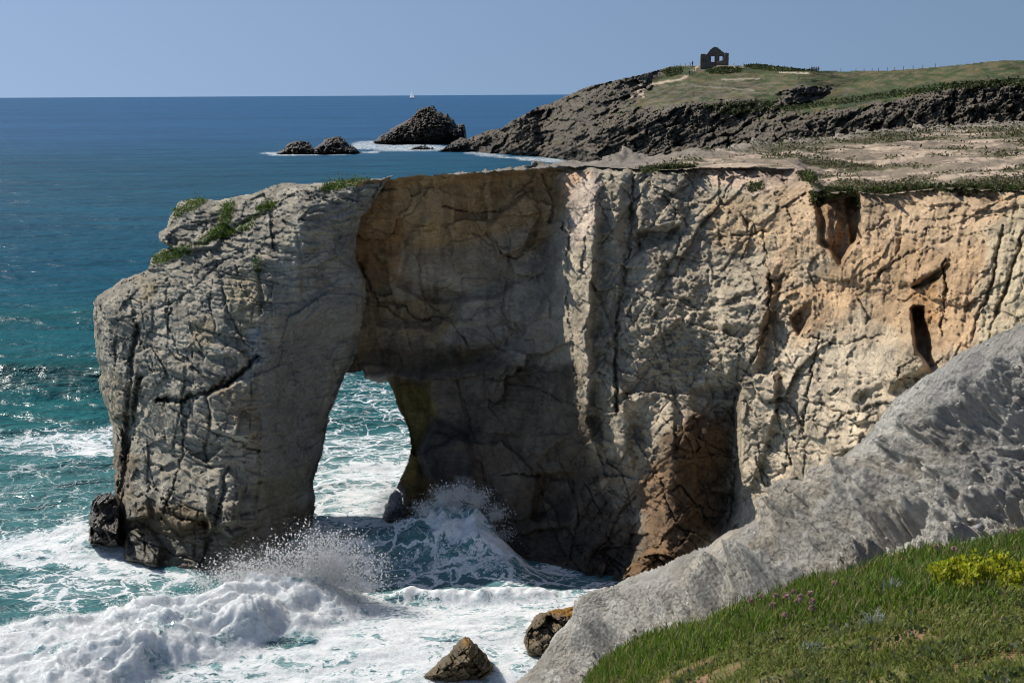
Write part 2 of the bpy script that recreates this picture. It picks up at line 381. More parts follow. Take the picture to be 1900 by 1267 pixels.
def paint(col, X, Y, poly, c, soft=12, wob=10, amt=1.0, P=None, seed=3):
    nx = fbm(P*.55, 4, seed)*wob*1.6; 
    d = sd(X, Y, poly)+nx+wob*.6*fbm(P*2.3, 3, seed+40)
    m = (1-sst(-soft, soft, d))*amt
    return col*(1-m[..., None])+np.array(c)*m[..., None]

# ================================================================== SEA CLIFF WITH ARCH
cliff = empty('sea_cliff', (-6, 68, 0))
tag(cliff, 'tall grey and ochre cliff ending in a natural rock arch standing in the surf', 'cliff')
# ---- part: arch pillar
A_OUT = [(735,325),(700,331),(640,336),(600,339),(560,340),(525,338),(500,346),(470,357),(440,363),(400,371),(380,369),(350,369),(332,374),(320,392),(314,403),(309,420),(295,430),(293,440),(296,450),(312,458),(298,463),(280,480),(275,498),(255,508),(225,517),(205,533),(180,548),(173,560),(172,590),(174,625),(179,665),(187,690),(182,706),(184,722),(192,745),(203,775),(208,800),(209,850),(212,900),(213,960),(213,1000),(219,1032),(235,1100),(590,1100),(584,1000),(583,960),(586,930),(583,893),(590,868),(598,845),(606,805),(612,770),(625,740),(630,722),(640,702),(644,690),(656,674),(662,650),(672,602),(680,562),(679,520),(668,500),(660,478),(665,430),(672,405),(690,385),(703,360),(720,335)]
XA, YA = grid(150, 760, 315, 1104, 1.9)
A_CTRL = [(175,1010,67.4),(212,1035,65.5),(280,1060,63.8),(350,1075,63.0),(470,1065,63.1),(520,1050,64.2),(585,1010,66.8),
          (212,800,70.6),(280,800,68.4),(350,800,66.2),(480,800,65.2),(545,800,67.2),(605,800,69.4),(175,600,73.6),(240,600,71.6),(300,600,70),(480,600,66.8),(560,620,68.2),(670,600,70.6),
          (290,450,75),(380,450,72.6),(480,450,70.6),(660,440,71.6),(335,376,77),(420,372,75.6),(500,352,74.6),(600,345,72.8),(690,336,72.4),(560,400,70.2),(180,700,72.2),(585,900,67.3)]
DA = tps(A_CTRL, XA, YA)
mA = sd(XA, YA, A_OUT)
wobA = fbm(np.stack([XA/16, YA/16, XA*0], -1), 4, 5)*4
# round the pillar off towards its silhouette
edge = np.clip(-mA, 0, 60)
lft = (XA < 330)&(YA > 500)
DA = DA+np.where(lft, 2.2, 1.3)*(1-np.sqrt(1-np.clip(1-edge/np.where(lft, 45, 26), 0, 1)**2))*np.where(YA > 1000, .4, 1)
PA = at(XA, YA, DA)
dA = rocky(PA, 100, .22, .12, .05, .02, .04, (.6, .6, 1.2), .15)
for h_, w__, amp, sd_, tx in ((2.3, 3.1, .30, 110, -.16), (.95, 1.5, .12, 112, -.12), (.36, .9, .05, 114, -.10)):
    v_, g_, t_ = beds(PA, h_, w__, sd_, tx, .22); dA = dA+amp*(.5*v_+1.0*t_)+min(.24, amp*.9)*g_*sst(-.25, .2, fbm(PA*.4, 2, sd_+3))
# thin foliated ledges near the top, slabbier joints lower down
topw = 1-sst(470, 620, YA+.12*(XA-400))
zz = PA[..., 2]+.10*PA[..., 0]+.25*fbm(PA*.4, 3, 71)
lam = np.abs(((zz*2.3+.35*fbm(PA*1.1, 3, 72)) % 1)-.5)*2
dA = dA+topw*(.20*(1-sst(.0, .3, lam))+.10*fbm(PA*np.array([.8, .8, 3.4]), 4, 73, mode=2))
lam2 = np.abs(((zz*1.15+.3*fbm(PA*.7, 3, 74)) % 1)-.5)*2
dA = dA+(1-topw)*.12*(1-sst(0, .16, lam2))*sst(-.1, .3, fbm(PA*.3, 3, 75))
def crack(X, Y, pts, wd, dp, D, P, seed=1):
    d = dline(X+6*fbm(P*1.5, 4, seed, .65), Y+6*fbm(P*1.5+7, 4, seed+3, .65), pts)
    return D+.7*dp*np.exp(-(d/(wd*.5))**2)*(.55+.9*np.clip(.5+fbm(P*.5, 2, seed+8), 0, 1))
for pts, wd, dp in [([(480,662),(450,685),(425,710),(385,728),(335,742),(295,742)], 8, 2.0), ([(255,605),(240,700),(235,790),(230,850)], 8, 1.3), ([(262,700),(250,760),(238,830),(225,925)], 12, 1.6),
        ([(310,520),(312,600),(330,650),(380,700)], 3.5, .4), ([(420,700),(385,735),(392,790),(380,825),(392,870)], 5, .6), ([(352,745),(342,800),(330,880),(300,960)], 4, .45), ([(480,600),(474,700),(480,800),(478,960)], 3, .25),
        ([(175,645),(300,690),(400,730)], 3, .35), ([(390,800),(440,820),(480,835)], 3.5, .45), ([(280,900),(330,960),(420,980),(520,975),(583,955)], 4, .5), ([(585,850),(560,900),(520,930),(490,1000)], 4, .45),
        ([(583,893),(540,900),(510,930)], 3, .35), ([(400,490),(420,560),(440,620),(470,650)], 3.5, .35), ([(200,600),(330,560),(420,480),(520,430)], 4, .35), ([(240,540),(255,620),(300,700)], 3, .35), ([(420,870),(410,930),(390,1000),(370,1050)], 6, .7), ([(300,440),(380,455),(440,420),(520,380)], 6, .6), ([(560,640),(556,800),(562,900)], 2.5, .25), ([(630,540),(628,640),(612,760)], 2.5, .22), ([(500,700),(580,715),(640,705)], 3, .25)]:
    dA = crack(XA, YA, pts, wd, dp, dA, PA)
def block(X, Y, poly, d0, gx, gy, soft, P, wob=3.0, seed=9):
    P2 = np.asarray(poly, float); cx, cy = P2.mean(0)
    d = sd(X, Y, poly)+wob*fbm(P*.9, 3, seed)
    return (d0+gx*(X-cx)+gy*(Y-cy))*(1-sst(-soft, soft, d))
# protruding blocks low on the prow and ledge at the waterline
for poly, d0, gx, gy in [([(300,880),(345,868),(390,905),(385,960),(330,985),(292,950)], -.9, .004, -.012), ([(355,880),(415,868),(450,900),(440,965),(390,985),(375,930)], -1.2, .006, -.012),
        ([(415,935),(470,920),(480,975),(430,1000),(405,980)], -1.0, .004, -.014), ([(230,925),(272,925),(280,962),(235,965)], -1.1, .01, -.01), ([(235,985),(275,975),(300,1010),(290,1050),(230,1040)], -.8, .01, -.008), ([(385,735),(478,690),(480,830),(400,800)], -.4, .002, -.002),
        ([(310,390),(380,380),(420,420),(400,460),(330,465),(300,450)], -.7, .004, -.006), ([(545,400),(600,390),(610,450),(560,470)], -.3, .003, -.006), ([(550,430),(660,440),(665,500),(560,560)], .35, 0, 0), ([(480,490),(545,480),(540,640),(482,650)], .3, .0, .0),
        ([(410,510),(480,500),(490,560),(470,640),(420,600)], .3, .001, .0)]:
    dA = dA+block(XA, YA, poly, d0, gx, gy, 3.5, PA)
taper = sst(0, 7, edge)
rf = sst(482, 520, XA+.05*(YA-600))*sst(400, 470, YA+.25*(XA-560)); dA = dA*(1-.5*rf)+rf*.10*(1-sst(0, .18, np.abs(((PA[..., 2]*.8+.1*fbm(PA*.5, 2, 76)) % 1)-.5)*2))
dA = dA+1.5*sst(474, 560, XA+3*fbm(PA*.8, 3, 77))*sst(560, 660, YA)*sst(1040, 960, YA)
DA2 = DA+dA*(.35+.65*taper)
PA2 = at(XA, YA, DA2)
colA = np.ones(XA.shape+(3,))*np.array([.292, .264, .208])
colA = colA*(1+.30*fbm(PA*.7, 4, 12)[..., None]+.16*(cells(PA*np.array([.8, .8, 1.1]), 14)[2])[..., None])
for poly, c, amt in [([(420,510),(485,500),(495,540),(470,640),(430,600),(412,560)], (.36,.30,.19), .8), ([(355,600),(400,590),(395,640),(360,640)], (.33,.26,.15), .6), ([(260,520),(290,520),(285,560),(262,555)], (.34,.27,.15), .7), ([(465,610),(485,600),(490,670),(468,680)], (.42,.42,.41), .8),
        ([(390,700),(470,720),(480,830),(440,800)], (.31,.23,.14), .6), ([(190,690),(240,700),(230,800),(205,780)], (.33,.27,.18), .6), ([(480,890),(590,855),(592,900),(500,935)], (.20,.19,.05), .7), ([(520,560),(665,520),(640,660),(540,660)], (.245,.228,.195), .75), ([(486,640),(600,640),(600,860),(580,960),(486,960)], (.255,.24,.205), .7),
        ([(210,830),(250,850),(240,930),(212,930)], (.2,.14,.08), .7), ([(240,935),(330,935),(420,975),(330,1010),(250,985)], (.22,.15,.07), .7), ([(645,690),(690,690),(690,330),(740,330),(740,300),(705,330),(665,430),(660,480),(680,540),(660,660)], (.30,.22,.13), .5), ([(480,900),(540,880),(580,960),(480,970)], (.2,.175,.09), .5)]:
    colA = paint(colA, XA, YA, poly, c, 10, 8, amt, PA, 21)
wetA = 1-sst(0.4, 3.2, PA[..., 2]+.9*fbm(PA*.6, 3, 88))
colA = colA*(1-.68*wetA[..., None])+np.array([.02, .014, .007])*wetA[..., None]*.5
maskA = (mA+wobA*.5) < 0
backA = at(XA, YA, DA+2.0+4.5*sst(0, 70, edge))
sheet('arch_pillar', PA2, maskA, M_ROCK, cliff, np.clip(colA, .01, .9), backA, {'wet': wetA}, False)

# ---- part: cliff face with the span over the arch
B_TOP = [(540,342),(600,341),(690,334),(760,326),(860,321),(950,315),(1040,308),(1100,307),(1180,311),(1230,313),(1280,311),(1290,309),(1400,309),(1480,312),(1497,322),(1510,352),(1545,356),(1590,352),(1620,358),(1660,358),(1700,352),(1760,348),(1830,350),(1900,352),(2080,352)]
_x = np.arange(540, 2081, 3.0)
_n = np.stack([_x/24, 0*_x, 0*_x], -1); _n = (3.2*fbm(_n, 5, 61, .62))*(1+.9*sst(1490, 1560, _x))*(1-.5*sst(1290, 1310, _x)*sst(1490, 1470, _x))
B_TOP = np.stack([_x, pl(_x, B_TOP)+_n], 1)
HOLE = [(500,692),(638,692),(655,693),(672,689),(676,703),(700,711),(718,709),(722,712),(735,748),(748,775),(758,800),(763,830),(756,860),(741,888),(733,905),(747,916),(748,960),(752,1130),(500,1130)]
BX0, BY0, BST = 560, 300, 1.9
XB, YB = grid(BX0, 2060, BY0, 1135, BST)
B_CTRL = [(560,340,75.5),(690,336,72.6),(860,322,72.6),(1040,310,74),(1180,312,72.8),(1300,310,71),(1400,312,68.8),(1480,316,67),(1400,345,66.3),(1500,356,62),(1600,356,59),(1700,354,56.2),(1900,352,50.8),(2060,352,47.5),
          (600,600,73.2),(700,600,72.3),(850,600,72.2),(1000,600,70.6),(1100,600,68.8),(1250,600,65.0),(1400,600,61.2),(1600,600,54),(1800,600,47.6),(1900,600,45),(2060,600,42),(1100,450,71.2),(1250,450,68.0),(1400,450,64.2),(1600,450,56.6),(1850,450,49),
          (740,700,71.4),(900,700,70.4),(800,850,69.2),(1000,850,67.2),(1150,850,65),(1300,850,62.5),(1450,850,57.5),(1600,850,50),(1900,800,41),(780,960,69.2),(900,1000,66.2),(1050,1000,64.4),(1200,1000,62.5),(1350,1000,59.5),(930,1050,64.8),(1030,1070,62.6),(1130,1092,60.8),(1220,1090,60),(700,1000,70.5),(1000,1130,61.5),(1130,1130,59.6)]
DB = tps(B_CTRL, XB, YB)
PB = at(XB, YB, DB)
dB = np.zeros(XB.shape)
rough_r = sst(1020, 1120, XB)                      # weathered, sunlit part right of the recess
# broad saw-tooth buttresses: coming forward slowly, going back abruptly (facing right, in shade)
def tooth(xs0, pts_back, amp, wf, wb, y0, y1, soft=40):
    """ridge crest along the polyline pts_back (x as a function of y): forward ramp of width wf on its left, drop of width wb on its right"""
    P = np.asarray(pts_back, float); xc = np.interp(YB, P[:, 1], P[:, 0])+7*fbm(PB*.5, 3, 131)+3*fbm(PB*1.6, 3, 132)
    t = XB-xc
    prof = np.where(t < 0, np.clip(1+t/wf, 0, 1), 1-sst(0, wb, t))
    return -amp*prof*sst(y0-soft, y0+soft, YB)*(1-sst(y1-soft, y1+soft, YB))
dB += tooth(0, [(1105,380),(1098,480),(1090,560),(1085,700),(1092,800),(1110,860)], 1.7, 62, 22, 350, 830)
dB += tooth(0, [(1148,330),(1145,420),(1140,520)], 0.8, 55, 22, 300, 560, 25)
dB += tooth(0, [(1432,420),(1426,520),(1412,600),(1396,690)], 1.1, 110, 22, 500, 690, 35)
dB += tooth(0, [(1262,700),(1250,780),(1240,900),(1238,1000),(1220,1060)], 3.4, 62, 125, 780, 1100, 50)
dB += tooth(0, [(1145,700),(1158,760),(1160,860)], 0.7, 50, 24, 700, 880, 30)
dB += tooth(0, [(1692,560),(1690,640),(1720,690)], 1.5, 70, 12, 570, 690, 14)
dB += tooth(0, [(1010,520),(1000,570),(990,600),(1010,640)], .8, 30, 40, 560, 620, 25)
# the lit flank where the wall comes forward out of the recess
xb = np.interp(YB, [300, 320, 400, 500, 580, 640, 700, 760, 850, 950], [1036, 1034, 1024, 1000, 990, 1004, 1040, 1062, 1096, 1110])+7*fbm(PB*.7, 4, 133)
dB += -1.9*np.clip((XB-xb)/72, 0, 1)*(1-sst(1150, 1330, XB))*(1-sst(820, 930, YB))
# recess under the span, hollows and ledges
for poly, d0, gx, gy, so in [([(690,330),(1030,312),(1036,400),(1018,470),(1000,560),(960,640),(900,680),(780,690),(700,690),(660,600),(650,400)], 1.3, 0, 0, 22),
        ([(760,455),(900,440),(960,520),(920,550),(800,560),(740,530)], .5, -.001, .006, 7), ([(905,420),(985,350),(1002,400),(975,460),(925,480)], -.8, .004, -.006, 5), ([(690,470),(740,520),(860,550),(800,610),(700,600)], .7, 0, .004, 9), ([(665,400),(760,340),(790,400),(740,470),(680,470)], .5, .003, 0, 14),
        ([(850,560),(950,520),(1010,440),(1000,560),(930,640),(840,660)], -.5, .002, -.004, 10), ([(640,640),(760,655),(860,640),(880,670),(760,690),(640,695)], .4, 0, .004, 7),
        ([(672,676),(722,680),(722,714),(676,706)], -1.6, 0, 0, 4), ([(728,700),(790,715),(800,790),(775,840),(800,900),(800,960),(735,960),(730,880),(765,830)], 1.6, .012, 0, 9), ([(800,780),(860,800),(900,900),(840,930),(790,880),(775,840)], -.9, .004, .0, 10),
        ([(1000,860),(1060,800),(1080,880),(1020,890)], .4, 0, 0, 6), ([(1000,880),(1075,882),(1060,960),(990,960)], .9, 0, 0, 8),
        ([(1182,432),(1240,430),(1262,418),(1245,445),(1215,458),(1185,470)], .9, 0, 0, 4), ([(1190,330),(1250,325),(1270,420),(1180,430)], -.5, .004, -.004, 6), ([(1330,540),(1430,530),(1425,600),(1340,610)], -.6, .006, -.006, 9),
        ([(1372,700),(1440,690),(1440,760),(1400,900),(1352,935),(1365,800)], -.5, -.003, .001, 5), ([(1285,720),(1372,720),(1368,960),(1330,990),(1285,960)], .8, .012, 0, 9),
        ([(1510,368),(1590,362),(1597,400),(1590,440),(1560,488),(1545,470),(1522,450),(1520,410)], 1.5, .006, .0, 6), ([(1530,385),(1552,380),(1560,430),(1540,460),(1525,440)], -.8, .01, 0, 8),
        ([(1570,366),(1596,362),(1600,440),(1580,450)], .9, 0, 0, 4), ([(1466,590),(1505,560),(1506,585),(1482,620)], 1.0, .0, .01, 4), ([(1692,575),(1712,570),(1722,620),(1726,680),(1702,655)], 1.7, -.01, 0, 6), ([(1695,533),(1760,492),(1740,515),(1712,532)], 1.0, 0, .01, 4), ([(1680,520),(1760,470),(1755,495),(1690,530)], -.5, 0, -.01, 6),
        ([(1640,640),(1700,625),(1722,685),(1650,720),(1630,690)], -1.0, .004, -.006, 10), ([(1560,690),(1640,650),(1640,710),(1580,740)], -.4, .004, -.01, 7), ([(1535,810),(1600,800),(1590,830),(1545,850)], -.7, .004, -.012, 4), ([(1350,960),(1400,930),(1470,920),(1450,960),(1360,990)], -.5, 0, -.01, 5), ([(1770,348),(1850,350),(1860,372),(1780,366)], .8, 0, .01, 5)]:
    dB = dB+block(XB, YB, poly, d0, gx, gy, so, PB, 4.0)
jag = rocky(PB, 200, .36, .24, .11, .03, .06, (.75, .75, 1.0), .2)
smooth_r = rocky(PB, 300, .35, .07, .02, .05, .05, (.5, .5, .7), .6, (3.6, 1.6, .6))
vs, gs, ts_ = beds(PB, 1.7, 5.0, 120, .95, .25); vs2, gs2, ts2 = beds(PB, .6, 2.2, 122, .85, .2); vs3, gs3, ts3 = beds(PB, 2.8, 2.0, 124, .12, .35)
v4, g4, t4 = beds(PB, 8.0, 1.9, 128, .16, .3, gap=.07); v5, g5, t5 = beds(PB, 3.0, .8, 130, .22, .25)
slabs = .30*(.5*v4+t4)+.26*g4*sst(-.2, .2, fbm(PB*.3, 2, 129))+.12*(.5*v5+t5)+.07*g5+.34*(.5*vs+ts_)+.16*gs+.14*(.5*vs2+ts2)+.07*gs2
smooth_r = smooth_r+.42*(.5*vs3+ts3)+.10*gs3*sst(-.2, .3, fbm(PB*.35, 2, 126))
lum = fbm(PB*np.array([.9, .9, 1.6]), 5, 33, .6, mode=1)
crum = np.exp(-((XB-1320)/130)**2-((YB-590)/150)**2)          # crumbly patch in the middle of the face
gul = fbm(np.stack([(PB[..., 0]*.76-PB[..., 1]*.65)+.35*PB[..., 2], PB[..., 2]*.22, PB[..., 1]*.1], -1)*1.3, 5, 44, .55, mode=2)   # erosion rills in the ochre face
och = sst(1420, 1560, XB)*(1-sst(560, 700, YB-.3*(XB-1500)))
dB = dB+lerp(smooth_r, .62*jag+slabs*(1-.5*crum), rough_r*(1-.6*och))-.05*lum*rough_r*(1-.5*och)-.22*crum*fbm(PB*np.array([1.0, 1.0, 2.4]), 4, 46, .6, mode=2)+och*.13*gul
# strata rising to the right in the pale lower right part
tl = PB[..., 2]-.42*PB[..., 0]+.2*fbm(PB*.6, 3, 48)
low = sst(600, 720, YB)*sst(1380, 1450, XB)
dB = dB+low*.10*(1-sst(0, .35, np.abs(((tl*1.1) % 1)-.5)*2))
for pts, wd, dp in [([(820,385),(880,395),(930,390),(985,350)], 3, .5), ([(905,430),(930,470),(960,480),(1000,430)], 3, .5), ([(650,400),(660,480),(700,560),(760,600),(840,590)], 4, .45), ([(770,545),(830,590),(870,640)], 3, .4), ([(1175,320),(1172,430),(1150,560),(1140,680),(1145,760)], 6, .8), ([(1060,400),(1050,520),(1062,640),(1075,760)], 3, .35),
        ([(1290,320),(1270,430),(1230,520)], 3, .3), ([(1415,430),(1430,520),(1424,600),(1400,660),(1362,740),(1365,860),(1350,980)], 5, .7), ([(1560,500),(1600,440),(1640,400)], 3, .3), ([(1755,480),(1752,560),(1748,620)], 3.5, .5), ([(1720,420),(1700,520)], 3, .3), ([(1480,620),(1560,640),(1640,620)], 3, .35), ([(1600,520),(1690,470),(1770,440)], 3, .3),
        ([(1440,760),(1470,860)], 3.5, .4), ([(1520,620),(1500,720),(1490,800)], 3.5, .45), ([(1862,420),(1840,520),(1800,640)], 6, .5), ([(1830,640),(1870,520),(1900,430)], 6, .5), ([(900,700),(1000,720),(1080,760)], 3, .3), ([(930,880),(1060,880),(1075,960),(1060,1040)], 3, .4), ([(860,740),(900,880),(930,1010)], 3, .25), ([(1190,930),(1260,900),(1330,980)], 3, .4), ([(1180,850),(1260,830),(1360,850)], 3, .35)]:
    dB = crack(XB, YB, pts, wd, dp, dB, PB, 5)
mB_top = YB-pl(XB, B_TOP)
mB_hole = sd(XB, YB, HOLE)-2.0*fbm(PB*.8, 4, 62)
rim = sst(0, 26, mB_top)
dB = dB*(.04+.96*sst(0, 12, mB_top))
DB2 = DB+dB
PB2 = at(XB, YB, DB2)
grey = np.array([.41, .345, .25]); ochre = np.array([.42, .30, .18]); rust = np.array([.27, .165, .075])
colB = lerp(grey, np.array([.47, .37, .25]), sst(1380, 1480, XB)[..., None])*np.ones(XB.shape+(3,))
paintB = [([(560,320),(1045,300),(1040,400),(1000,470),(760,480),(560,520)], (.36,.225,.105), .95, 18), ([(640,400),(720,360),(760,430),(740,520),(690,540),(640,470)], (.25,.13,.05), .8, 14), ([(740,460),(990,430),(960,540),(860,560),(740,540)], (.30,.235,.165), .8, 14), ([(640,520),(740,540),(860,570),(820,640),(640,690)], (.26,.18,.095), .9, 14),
          ([(850,560),(960,520),(1030,430),(1050,560),(1010,700),(860,700)], (.27,.22,.165), .8, 16), ([(720,640),(900,640),(1080,700),(1100,800),(1150,920),(1170,1100),(700,1130),(760,800)], (.13,.10,.07), .95, 26), ([(1040,330),(1110,320),(1120,400),(1060,470)], (.54,.43,.34), .8, 14), ([(1035,400),(1060,360),(1090,320),(1060,315),(1030,330)], (.54,.32,.18), .7, 10),  # lower recess painted dark: wet algae, plus shade put into the colour
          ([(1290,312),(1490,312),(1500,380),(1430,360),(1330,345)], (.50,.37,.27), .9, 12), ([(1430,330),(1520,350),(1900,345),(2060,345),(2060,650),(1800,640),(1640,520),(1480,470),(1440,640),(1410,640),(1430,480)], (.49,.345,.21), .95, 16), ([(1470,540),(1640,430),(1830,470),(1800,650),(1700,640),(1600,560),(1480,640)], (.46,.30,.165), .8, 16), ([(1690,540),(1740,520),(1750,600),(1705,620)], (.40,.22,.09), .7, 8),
          ([(1830,420),(1900,380),(1960,400),(1960,640),(1820,640)], (.50,.42,.28), .8, 12), ([(1200,830),(1290,780),(1290,1100),(1170,1100)], (.23,.135,.07), .9, 30), ([(1240,800),(1300,740),(1372,720),(1372,980),(1240,1050)], (.12,.075,.042), .95, 22), ([(1400,690),(1520,620),(1660,640),(1640,760),(1480,960),(1350,980),(1372,760)], (.52,.43,.31), .9, 16), ([(1180,600),(1250,520),(1420,600),(1370,740),(1220,800)], (.47,.395,.285), .7, 18), ([(1300,380),(1420,360),(1430,460),(1330,470)], (.50,.35,.2), .7, 14),  # buttress: shade of its right face darkened into the colour
          ([(1500,358),(1595,358),(1597,440),(1556,492),(1520,450)], (.34,.21,.11), .9, 6), ([(725,700),(800,715),(800,800),(770,840),(810,900),(800,970),(725,970)], (.21,.155,.04), .9, 9), ([(728,880),(800,880),(800,970),(735,970)], (.30,.18,.06), .9, 8), ([(800,770),(870,800),(890,920),(830,930),(780,880),(770,840)], (.05,.045,.04), .9, 8), ([(845,885),(880,880),(885,930),(850,930)], (.3,.29,.27), .6, 4), ([(640,650),(780,655),(900,650),(860,690),(640,700)], (.14,.10,.055), .8, 10)]  # olive foot: lit look brightened into the rock colour
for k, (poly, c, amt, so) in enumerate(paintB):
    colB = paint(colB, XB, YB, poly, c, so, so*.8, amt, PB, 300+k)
colB = colB*(1+.28*fbm(PB*.6, 5, 15)[..., None]+.12*cells(PB*.8, 16)[2][..., None])
stv = fbm(np.stack([PB[..., 0]*1.5, PB[..., 1]*1.5, PB[..., 2]*.18], -1), 4, 17)      # run-off streaks
colB = colB*(1-.25*sst(.05, .5, stv))[..., None]
wetB = 1-sst(.8, 3.4, PB[..., 2]+1.0*fbm(PB*.5, 3, 89))
wetB = wetB*(1-sst(1190, 1260, XB))
colB = colB*(1-.55*wetB[..., None])
maskB = (mB_top > 0) & (mB_hole > 0)
backB = at(XB, YB, np.maximum(DB+dB*.3+3.6+3*sst(950, 1100, XB)+1.5*sst(0, 40, mB_top), DB2+1))
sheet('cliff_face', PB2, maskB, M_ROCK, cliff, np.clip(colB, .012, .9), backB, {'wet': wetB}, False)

# ---- part: bare plateau on top of the cliff
U_TOP = [(830,322),(900,317),(980,308),(1040,302),(1100,299),(1200,291),(1300,284),(1350,276),(1400,270),(1480,262),(1600,248),(1700,239),(1760,234),(1900,226),(2080,217)]
PX0, PY0, PSX, PSY = 830, 205, 2.4, 1.0
XP, YP = grid(PX0, 2060, PY0, 372, PSX, PSY)
xt = np.arange(800, 2100, 4.0); yt = pl(xt, B_TOP); zt = at(xt, yt, tps(B_CTRL, xt, yt))[:, 2]+.02
zt = np.convolve(np.pad(zt, 6, mode='edge'), np.ones(13)/13, 'valid')
sP = np.clip((pl(XP, B_TOP)-YP)/np.maximum(4, pl(XP, B_TOP)-pl(XP, U_TOP)), 0, 1)
zP = lerp(np.interp(XP, xt, zt), 20.0-.5*sst(1000, 850, XP), sst(0, 1, sP))
DP = ysea(XP, YP, zP)
PP = at(XP, YP, DP)
q = PP*np.array([.16, .16, 0])
mound = fbm(q*1.6, 4, 401)
hz = .28*mound+.10*fbm(PP*np.array([.9, .9, 0]), 4, 402)
rim_r = 1-sst(0, 14, YP-pl(XP, U_TOP))                          # rocky back rim
hz = hz+rim_r*(.45*np.abs(fbm(PP*np.array([.25, .5, 0]), 4, 403, mode=2)))
hz = hz*sst(-1, 22, pl(XP, B_TOP)-YP+6)                         # settle onto the cliff edge
PP2 = PP+np.stack([0*hz, 0*hz, hz-.02], -1)
veg = fbm(PP*np.array([.13, .17, 0]), 5, 405, .6)+.25*sst(60, 15, YP-pl(XP, U_TOP))*sst(1350, 1500, XP)
vm = sst(.10, .26, veg)
sand = np.array([.52, .40, .295]); heath = np.array([.20, .165, .12]); gr = np.array([.085, .085, .035]); greyr = np.array([.27, .24, .20])
colP = lerp(sand, heath, sst(-.22, .05, fbm(PP*np.array([.2, .28, 0]), 5, 406, .6))[..., None]*.8)
colP = lerp(colP, gr, vm[..., None]*.85)
colP = lerp(colP, greyr, np.maximum(rim_r*.8, sst(1330, 1180, XP)*.85)[..., None])
fronts = sst(48, 20, pl(XP, B_TOP)-YP)*sst(1500, 1560, XP)
mP = (YP > pl(XP, U_TOP)+1.3*fbm(PP*np.array([.3, .3, 0]), 4, 407)) & (YP < pl(XP, B_TOP)+2.2)
fz = sst(0, 60, pl(XP, B_TOP)-YP); backP = PP2+np.stack([0*fz, .3+2*fz, -.02-3*fz], -1)
sheet('cliff_top', PP2, mP, M_TOP, cliff, np.clip(colP, .01, .9), backP)
def top_at(px, py): return bilin(PP2, px, py, PX0, PY0, PSX, PSY)

# ================================================================== FAR HEADLAND
HX0, HY0, HST = 800, 95, 1.6
XH, YH = grid(HX0, 2080, HY0, 338, HST)
H_TOP = [(800,290),(815,279),(835,268),(862,262),(872,254),(886,251),(905,241),(930,238),(948,224),(985,205),(1000,196),(1020,192),(1045,180),(1080,164),(1110,155),(1150,147),(1190,138),(1215,131),(1240,124),(1262,121),(1300,121),(1380,121),(1402,119),(1430,122),(1470,127),(1510,130),(1560,132),(1640,131),(1690,128),(1740,124),(1800,118),(1840,113),(1900,111),(2080,108)]
bot = [(800,560),(900,520),(1000,495),(1100,440),(1200,400),(1300,365),(1400,335),(1500,310),(1600,285),(1700,262),(1800,240),(1900,225),(2080,200)]
# steepness map: metres back per pixel up
rate = np.full(XH.shape, .36)
def rz(poly, v, so=6, wob=7):
    global rate
    nx = wob*fbm(np.stack([XH/40, YH/25, 0*XH], -1), 4, 501)
    m = 1-sst(-so, so, sd(XH, YH, poly)+nx); rate = rate*(1-m)+v*m
rz([(1150,205),(1200,165),(1240,125),(1400,110),(2100,90),(2100,150),(1800,160),(1650,190),(1500,215),(1420,195),(1300,190)], 1.15, 10)
rz([(1195,225),(1250,200),(1320,193),(1400,185),(1435,205),(1340,240),(1260,270),(1180,290),(1120,300),(1020,300),(1060,262),(1130,240)], .03)
rz([(1430,200),(1440,170),(1500,160),(1560,162),(1530,178),(1450,200)], .04, 4, 4)
rz([(1640,195),(1760,160),(1830,152),(2100,145),(2100,240),(1850,240),(1700,240),(1600,245),(1540,255),(1560,225)], .03)
rz([(1535,205),(1590,205),(1600,250),(1540,255),(1480,285),(1350,300),(1450,250)], .08, 6)
rz([(940,290),(950,235),(975,225),(1000,250),(990,300)], .06, 5, 4)
rz([(1050,262),(1120,240),(1150,250),(1080,300),(1040,300)], .06, 5)
acc = np.cumsum(rate[::-1]*HST, axis=0)[::-1]
kx = np.hanning(61); kx /= kx.sum()
acc2 = np.apply_along_axis(lambda v: np.convolve(np.pad(v, 30, mode='edge'), kx, 'valid'), 1, acc)
acc = lerp(acc2, acc, .15)
DH = pl(XH, bot)+acc
# diagonal slabs dipping to the left
ph = at(XH, YH, DH)
rockm = 1-sst(.75, 1.1, rate)
dg = (YH+.46*XH)                              # slab lines climb to the right
st_ = np.stack([dg/9+1.2*fbm(ph*.02, 3, 510), (XH-.4*YH)/70, 0*XH], -1)
slab = fbm(st_, 5, 511, .6, mode=1)
f1, gap, v, ti = cells(np.stack([(XH-.5*YH)/30, dg/12, 0*XH+.5], -1)+.5*np.stack([fbm(ph*.05, 3, 512)]*3, -1), 513)
f1b, gapb, vb, tib = cells(np.stack([(XH-.5*YH)/11, dg/5, 0*XH+.5], -1)+.4*np.stack([fbm(ph*.1, 3, 515)]*3, -1), 516)
dH = rockm*(-1.5*slab*sst(-.25, .3, fbm(ph*.012, 3, 518))+4.6*(v*.5+ti)+1.2*(1-sst(0, .08, gap))+1.2*(vb*.5+tib)+.5*(1-sst(0, .12, gapb))+1.0*fbm(np.stack([XH/5, YH/4, 0*XH], -1), 4, 514, .6))
dH += (1-rockm)*3.0*fbm(np.stack([XH/45, YH/9, 0*XH], -1), 4, 517)
PH = at(XH, YH, DH+dH)
topH = pl(XH, H_TOP)+1.2*fbm(np.stack([XH/7, 0*XH, 0*XH], -1), 4, 520)*sst(1250, 1150, XH)*1.6
